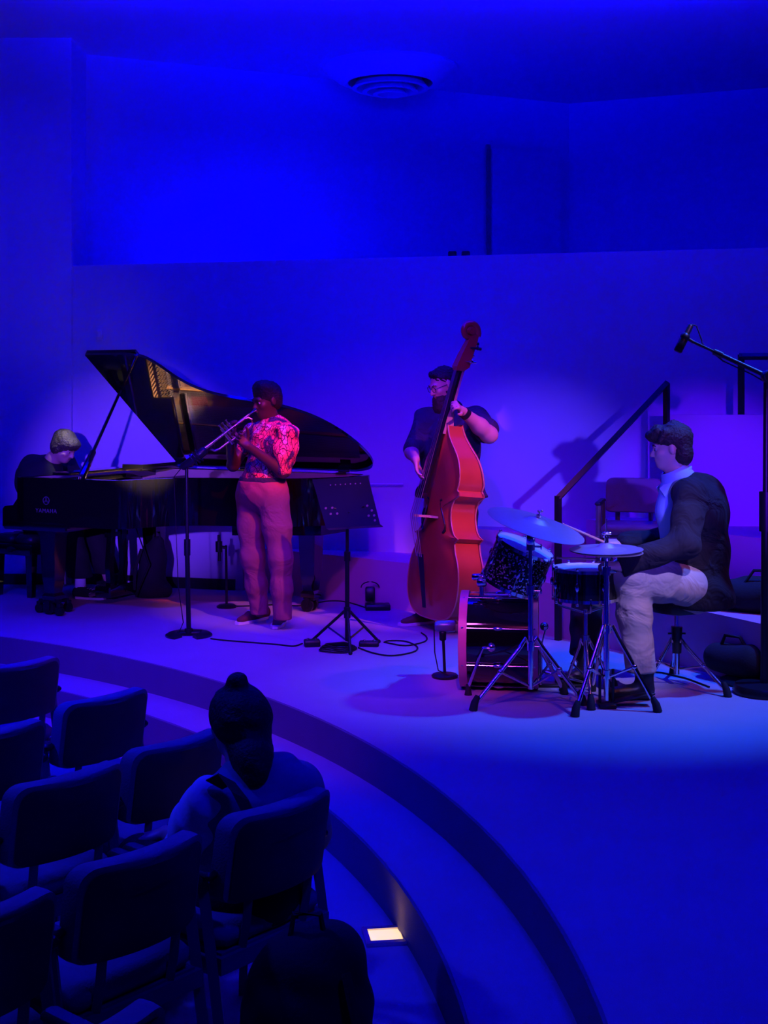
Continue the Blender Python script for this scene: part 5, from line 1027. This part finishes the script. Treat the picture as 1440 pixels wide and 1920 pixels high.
cable('thin cable hanging around the bassist\'s shoe', [(790, 1188), (800, 1196), (795, 1205), (760, 1212), (722, 1206)])
cable('cable snaking under the piano from the short stand', [(440, 1138), (480, 1137), (520, 1135), (560, 1137), (590, 1132), (620, 1128), (650, 1130), (690, 1142)])
cable('cable on the stage behind the drum throne', [(1214, 1262), (1240, 1263), (1262, 1268), (1290, 1275), (1330, 1290)])
# big stand at the right
rb = P(1434, 1300); t = thing('boom_microphone_stand', 'tall black boom stand at the right edge over the drums', 'microphone stand', rb)
m = MB(); m.lathe(rb, (0, 0, 1), [(.17, 0), (.175, .02), (.16, .05), (.03, .06)], 32); obj('base', m, M['black_metal'], t, 50)
m = MB(); m.cyl(rb + Vector((0, 0, .05)), rb + Vector((.005, 0, 1.05)), .024, seg=14); m.cyl(rb + Vector((.005, 0, 1.0)), rb + Vector((.01, 0, 1.76)), .017, seg=14); m.cyl(rb + Vector((.005, 0, .90)), rb + Vector((.005, 0, 1.12)), .036, seg=14); obj('pole', m, M['black_metal'], t, 50)
a = J(1300, 641, 7.55); b = J(1440, 706, 7.40); e_ = b + (b - a) * .22
m = MB(); m.tube([a, a.lerp(b, .35)], .009, 10); m.tube([a.lerp(b, .3), e_], .014, 10); m.cyl(a.lerp(b, .28), a.lerp(b, .40), .019, seg=12); obj('boom', m, M['black_metal'], t, 50)
m = MB(); m.ball(b, .04, 12, 8); m.cyl(b + Vector((0, -.05, 0)), b + Vector((0, .05, 0)), .03, seg=12); obj('boom_clutch', m, M['black_metal'], t, 50)
m = MB(); m.cyl(e_ - (b - a).normalized() * .05, e_ + (b - a).normalized() * .10, .04, seg=14); obj('counterweight', m, M['black_metal'], t, 50)
m1 = J(1270, 660, 7.55); m2 = J(1296, 608, 7.55); m = MB(); m.tube([m1, m1.lerp(m2, .03), m1.lerp(m2, .45), m1.lerp(m2, .5), m1.lerp(m2, .95), m2], [.018, .024, .024, .018, .018, .010], 14); mo = obj('microphone_body', m, M['black_metal'], t, 50)
m = MB(); c_ = m1.lerp(m2, .55); m.tube([c_, a], .010, 8); m.ball(c_, .028, 10, 8); obj('clip', m, M['black'], t, 50)
m = MB(); m.tube([m2, m2 + Vector((.03, 0, -.01)), m2 + Vector((.06, 0, -.09)), a + Vector((.05, 0, -.01)), a.lerp(b, .4) + Vector((0, 0, -.03)), a.lerp(b, .8) + Vector((0, 0, -.03)), b + Vector((0, 0, -.04))], .004, 6); obj('cable', m, M['rubber'], t, 50)
rb2 = P(1402, 1281); t = thing('stand_weight', 'low round black stand base beside the boom stand', 'stand base', rb2)
m = MB(); m.lathe(rb2, (0, 0, 1), [(.15, 0), (.155, .02), (.10, .04), (.02, .045)], 28); obj('disc', m, M['black_metal'], t, 50)
m = MB(); m.cyl(rb2 + Vector((0, 0, .04)), rb2 + Vector((0, 0, .09)), .014, seg=10); obj('stub', m, M['black_metal'], t, 50)

# bags, and a dark lump for the drummer's floor shadow
bg = P(292, 1114); bg.y = 10.80; bg.x = (288 - 720) / FPX * 10.8
s = SDF(0.012); s.chain([bg + Vector((-.03, 0, .10)), bg + Vector((.0, 0, .32)), bg + Vector((.03, 0, .44))], [.125, .10, .055], .06); s.cone(bg + Vector((-.09, 0, .05)), bg + Vector((.09, 0, .05)), .06, .06, .06); s.clip((0, 0, 0), (0, 0, -1)); s.fold = (.006, 18, 1)
t = thing('backpack', 'black backpack standing under the piano beside its far leg', 'backpack', (bg.x, bg.y, 0)); sobj('bag_body', s, M['cloth_black'], t)
m = MB(); m.tube([bg + Vector((0, -.03, .46)), bg + Vector((.01, -.03, .53)), bg + Vector((.05, -.03, .53)), bg + Vector((.06, -.03, .46))], .009, 6); obj('handle', m, M['cloth_black'], t)
m = MB(); m.tube([bg + Vector((-.08, -.10, .40)), bg + Vector((-.12, -.16, .25)), bg + Vector((-.13, -.14, .08))], .014, 6); obj('strap', m, M['cloth_black'], t)
gb = Vector((2.10, 7.95, .36)); s = SDF(0.014); s.cone(gb + Vector((-.06, .10, .09)), gb + Vector((.55, -.28, .11)), .09, .12, .06); s.cone(gb + Vector((.1, .1, .10)), gb + Vector((.5, -.05, .10)), .10, .10, .06); s.clip(gb, (0, 0, -1)); s.fold = (.008, 14, 2)
t = thing('cloth_bag', 'dark soft bag lying on the terrace step behind the drummer', 'bag', gb); sobj('bag_body', s, M['cloth_black'], t)
m = MB(); m.tube([gb + Vector((.05, .0, .17)), gb + Vector((.10, -.02, .25)), gb + Vector((.24, -.10, .26)), gb + Vector((.30, -.14, .20))], .010, 6); obj('handle', m, M['cloth_black'], t)
gb = Vector((2.00, 7.74, 0)); s = SDF(0.012); s.cone(gb + Vector((-.05, .06, .12)), gb + Vector((.10, -.12, .13)), .085, .10, .06); s.clip(gb, (0, 0, -1)); s.fold = (.006, 16, 2)
t = thing('floor_shadow_lump', 'dark lump added for the drummer shadow on the floor right of the throne', 'bag', gb); sobj('bag_body', s, M['cloth_black'], t)  # added shape, its dark tone stands in for the drummer's cast shadow
m = MB(); m.tube([gb + Vector((-.04, .02, .19)), gb + Vector((-.02, .0, .26)), gb + Vector((.05, -.06, .26)), gb + Vector((.08, -.10, .20))], .010, 6); obj('handle', m, M['cloth_black'], t)

# ------------------------------------------------------------------ auditorium chairs
def make_chair(fab, frame, label, shell):
    t_ = thing('auditorium_chair', label, 'chair')
    def curved(z0, z1, w_, th, yb, tilt, curve_=.045, rr=.05):
        m = MB(); R = []
        nx = 10; prof = []
        for face in (0, 1):
            row = []
        out = []; k = 5
        for (cx, cz, a0) in ((w_ / 2 - rr, z1 - rr, 0), (-w_ / 2 + rr, z1 - rr, 90), (-w_ / 2 + rr, z0 + rr * .6, 180), (w_ / 2 - rr, z0 + rr * .6, 270)):
            for i in range(k + 1):
                a = math.radians(a0 + 90 * i / k); r_ = rr if a0 < 180 else rr * .6
                out.append((cx + rr * math.cos(a) if a0 < 180 else cx + (rr) * math.cos(a), cz + r_ * math.sin(a)))
            if a0 in (0, 180):
                x_end = out[-1][0]; nxt = -w_ / 2 + rr if a0 == 0 else w_ / 2 - rr; zc = out[-1][1]
                for i in range(1, 8): out.append((x_end + (nxt - x_end) * i / 8, zc))
        def Y(x, z): return yb - curve_ * (1 - (2 * x / w_) ** 2) - (z - z0) * tilt
        zc_ = (z0 + z1) / 2
        rings = []
        for off, sc2 in ((0.0, .94), (.006, .99), (th * .5, 1.0), (th - .006, .99), (th, .94)):
            rings.append([Vector((x * sc2, Y(x, z) + off, zc_ + (z - zc_) * sc2)) for x, z in out])
        rings.insert(0, [Vector((x * .5, Y(x * .5, zc_ + (z - zc_) * .5), zc_ + (z - zc_) * .5)) for x, z in out]); rings.append([Vector((x * .5, Y(x * .5, zc_ + (z - zc_) * .5) + th, zc_ + (z - zc_) * .5)) for x, z in out])
        m.ring_surf(rings); return m
    obj('backrest', curved(.53, .80, .44, .075, -.205, .16), fab, t_, 50)
    obj('back_shell', curved(.535, .785, .405, .014, -.2205, .16, rr=.045), shell, t_, 50)
    m = MB(); m.box((0, .02, .43), (.44, .44, .075), bev=.025); obj('seat', m, fab, t_, 50)
    m = MB(); m.box((0, .0, .38), (.44, .40, .025)); m.box((0, -.20, .36), (.47, .03, .05)); obj('seat_frame', m, frame, t_, 40)
    for x in (-.13, .13):
        m = MB(); m.tube([(x, -.19, .37), (x, -.212, .46), (x, -.225, .56)], .018, 4); obj('back_post', m, frame, t_, 40)
    for x in (-.243, .243):
        m = MB(); m.tube([(x, .19, .0), (x, .17, .61)], .020, 4); obj('leg', m, frame, t_, 40)
        m = MB(); m.tube([(x, -.25, .0), (x, -.14, .61)], .022, 4); obj('leg', m, frame, t_, 40)
        m = MB(); m.box((x, .02, .36), (.03, .40, .04)); obj('side_rail', m, frame, t_, 40)
        m = MB(); m.box((x, .01, .625), (.050, .40, .028), bev=.01); obj('armrest', m, M['black'], t_, 40)
    return t_
YAW = math.radians(50)
rows = [(45, 1243, 'dark upholstered chair farthest from the camera, at the left edge below the stage'),
        (207, 1305, 'dark upholstered chair second farthest back, right of the farthest one'),
        (345, 1388, 'dark upholstered chair directly left of the seated woman\'s head'),
        (540, 1505, 'dark upholstered chair on which the woman sits, showing its whole back'),
        (2, 1368, 'dark upholstered chair cut by the left edge, below the farthest chair'),
        (140, 1453, 'empty dark chair in the middle of the left block, armrest at its right'),
        (280, 1595, 'empty dark chair immediately left of the woman\'s chair'),
        (-22, 1712, 'large dark chair back cut by the lower left edge'),
        (165, 1950, 'chair of which only the rounded top shows at the bottom edge')]
GRP = 'auditorium chairs in curved rows'
ch0 = None
for px, py, lab in rows:
    d_ = FPX * 1.27 / (py - YH); x = (px - 720) / FPX * d_; f_ = Vector((-math.sin(YAW), math.cos(YAW), 0)); o_ = Vector((x, d_, -.37)) + f_ * .26
    if ch0 is None:
        ch0 = make_chair(M['cushion'], M['chairwood'], lab, M['shell']); ch0['group'] = GRP; ch0.location = o_; ch0.rotation_euler = (0, 0, YAW)
    else: dup(ch0, o_, YAW, lab, GRP)
tch = make_chair(M['seatfab'], M['chairwood'], 'pale chair on the terrace between handrail and drummer, facing the stage', M['seatfab']); tch.location = (1.60, 9.0, .36); tch.rotation_euler = (0, 0, math.radians(165))
tch.location = (1.70, 9.14, .36); tch.scale = (.88, .88, .88)
# black backpack behind the woman's chair
bq = Vector((-.225, 3.72, -.37)); KB = 1.22; s = SDF(0.009)
s.chain([bq + Vector((.0, 0, .09)) * KB, bq + Vector((0.01, 0, .27)) * KB, bq + Vector((.015, .0, .36)) * KB], [.172, .168, .132], .07)
s.cone(bq + Vector((-.07, 0, .06)) * KB, bq + Vector((.10, 0, .06)) * KB, .09, .09, .05); s.cone(bq + Vector((.06, 0, .08)) * KB, bq + Vector((.075, 0, .40)) * KB, .084, .078, .05); s.cone(bq + Vector((-.07, 0, .08)) * KB, bq + Vector((-.05, 0, .36)) * KB, .084, .072, .05); s.cone(bq + Vector((-.06, -.10, .10)) * KB, bq + Vector((.07, -.10, .10)) * KB, .06, .06, .03)
s.clip(bq, (0, 0, -1)); s.fold = (.005, 22, 1.2)
t = thing('backpack', 'black backpack standing on the pit floor behind the woman\'s chair', 'backpack', bq); sobj('bag_body', s, M['cloth_black'], t)
m = MB(); m.tube([bq + Vector((-.03, -.02, .44)) * KB, bq + Vector((-.02, -.02, .50)) * KB, bq + Vector((.04, -.02, .50)) * KB, bq + Vector((.05, -.02, .44)) * KB], .009, 6); obj('handle', m, M['cloth_black'], t, 50)
m = MB(); m.tube([bq + Vector((.10, -.10, .40)) * KB, bq + Vector((.13, -.15, .28)) * KB, bq + Vector((.12, -.12, .10)) * KB], .014, 6); obj('strap', m, M['cloth_black'], t, 50)
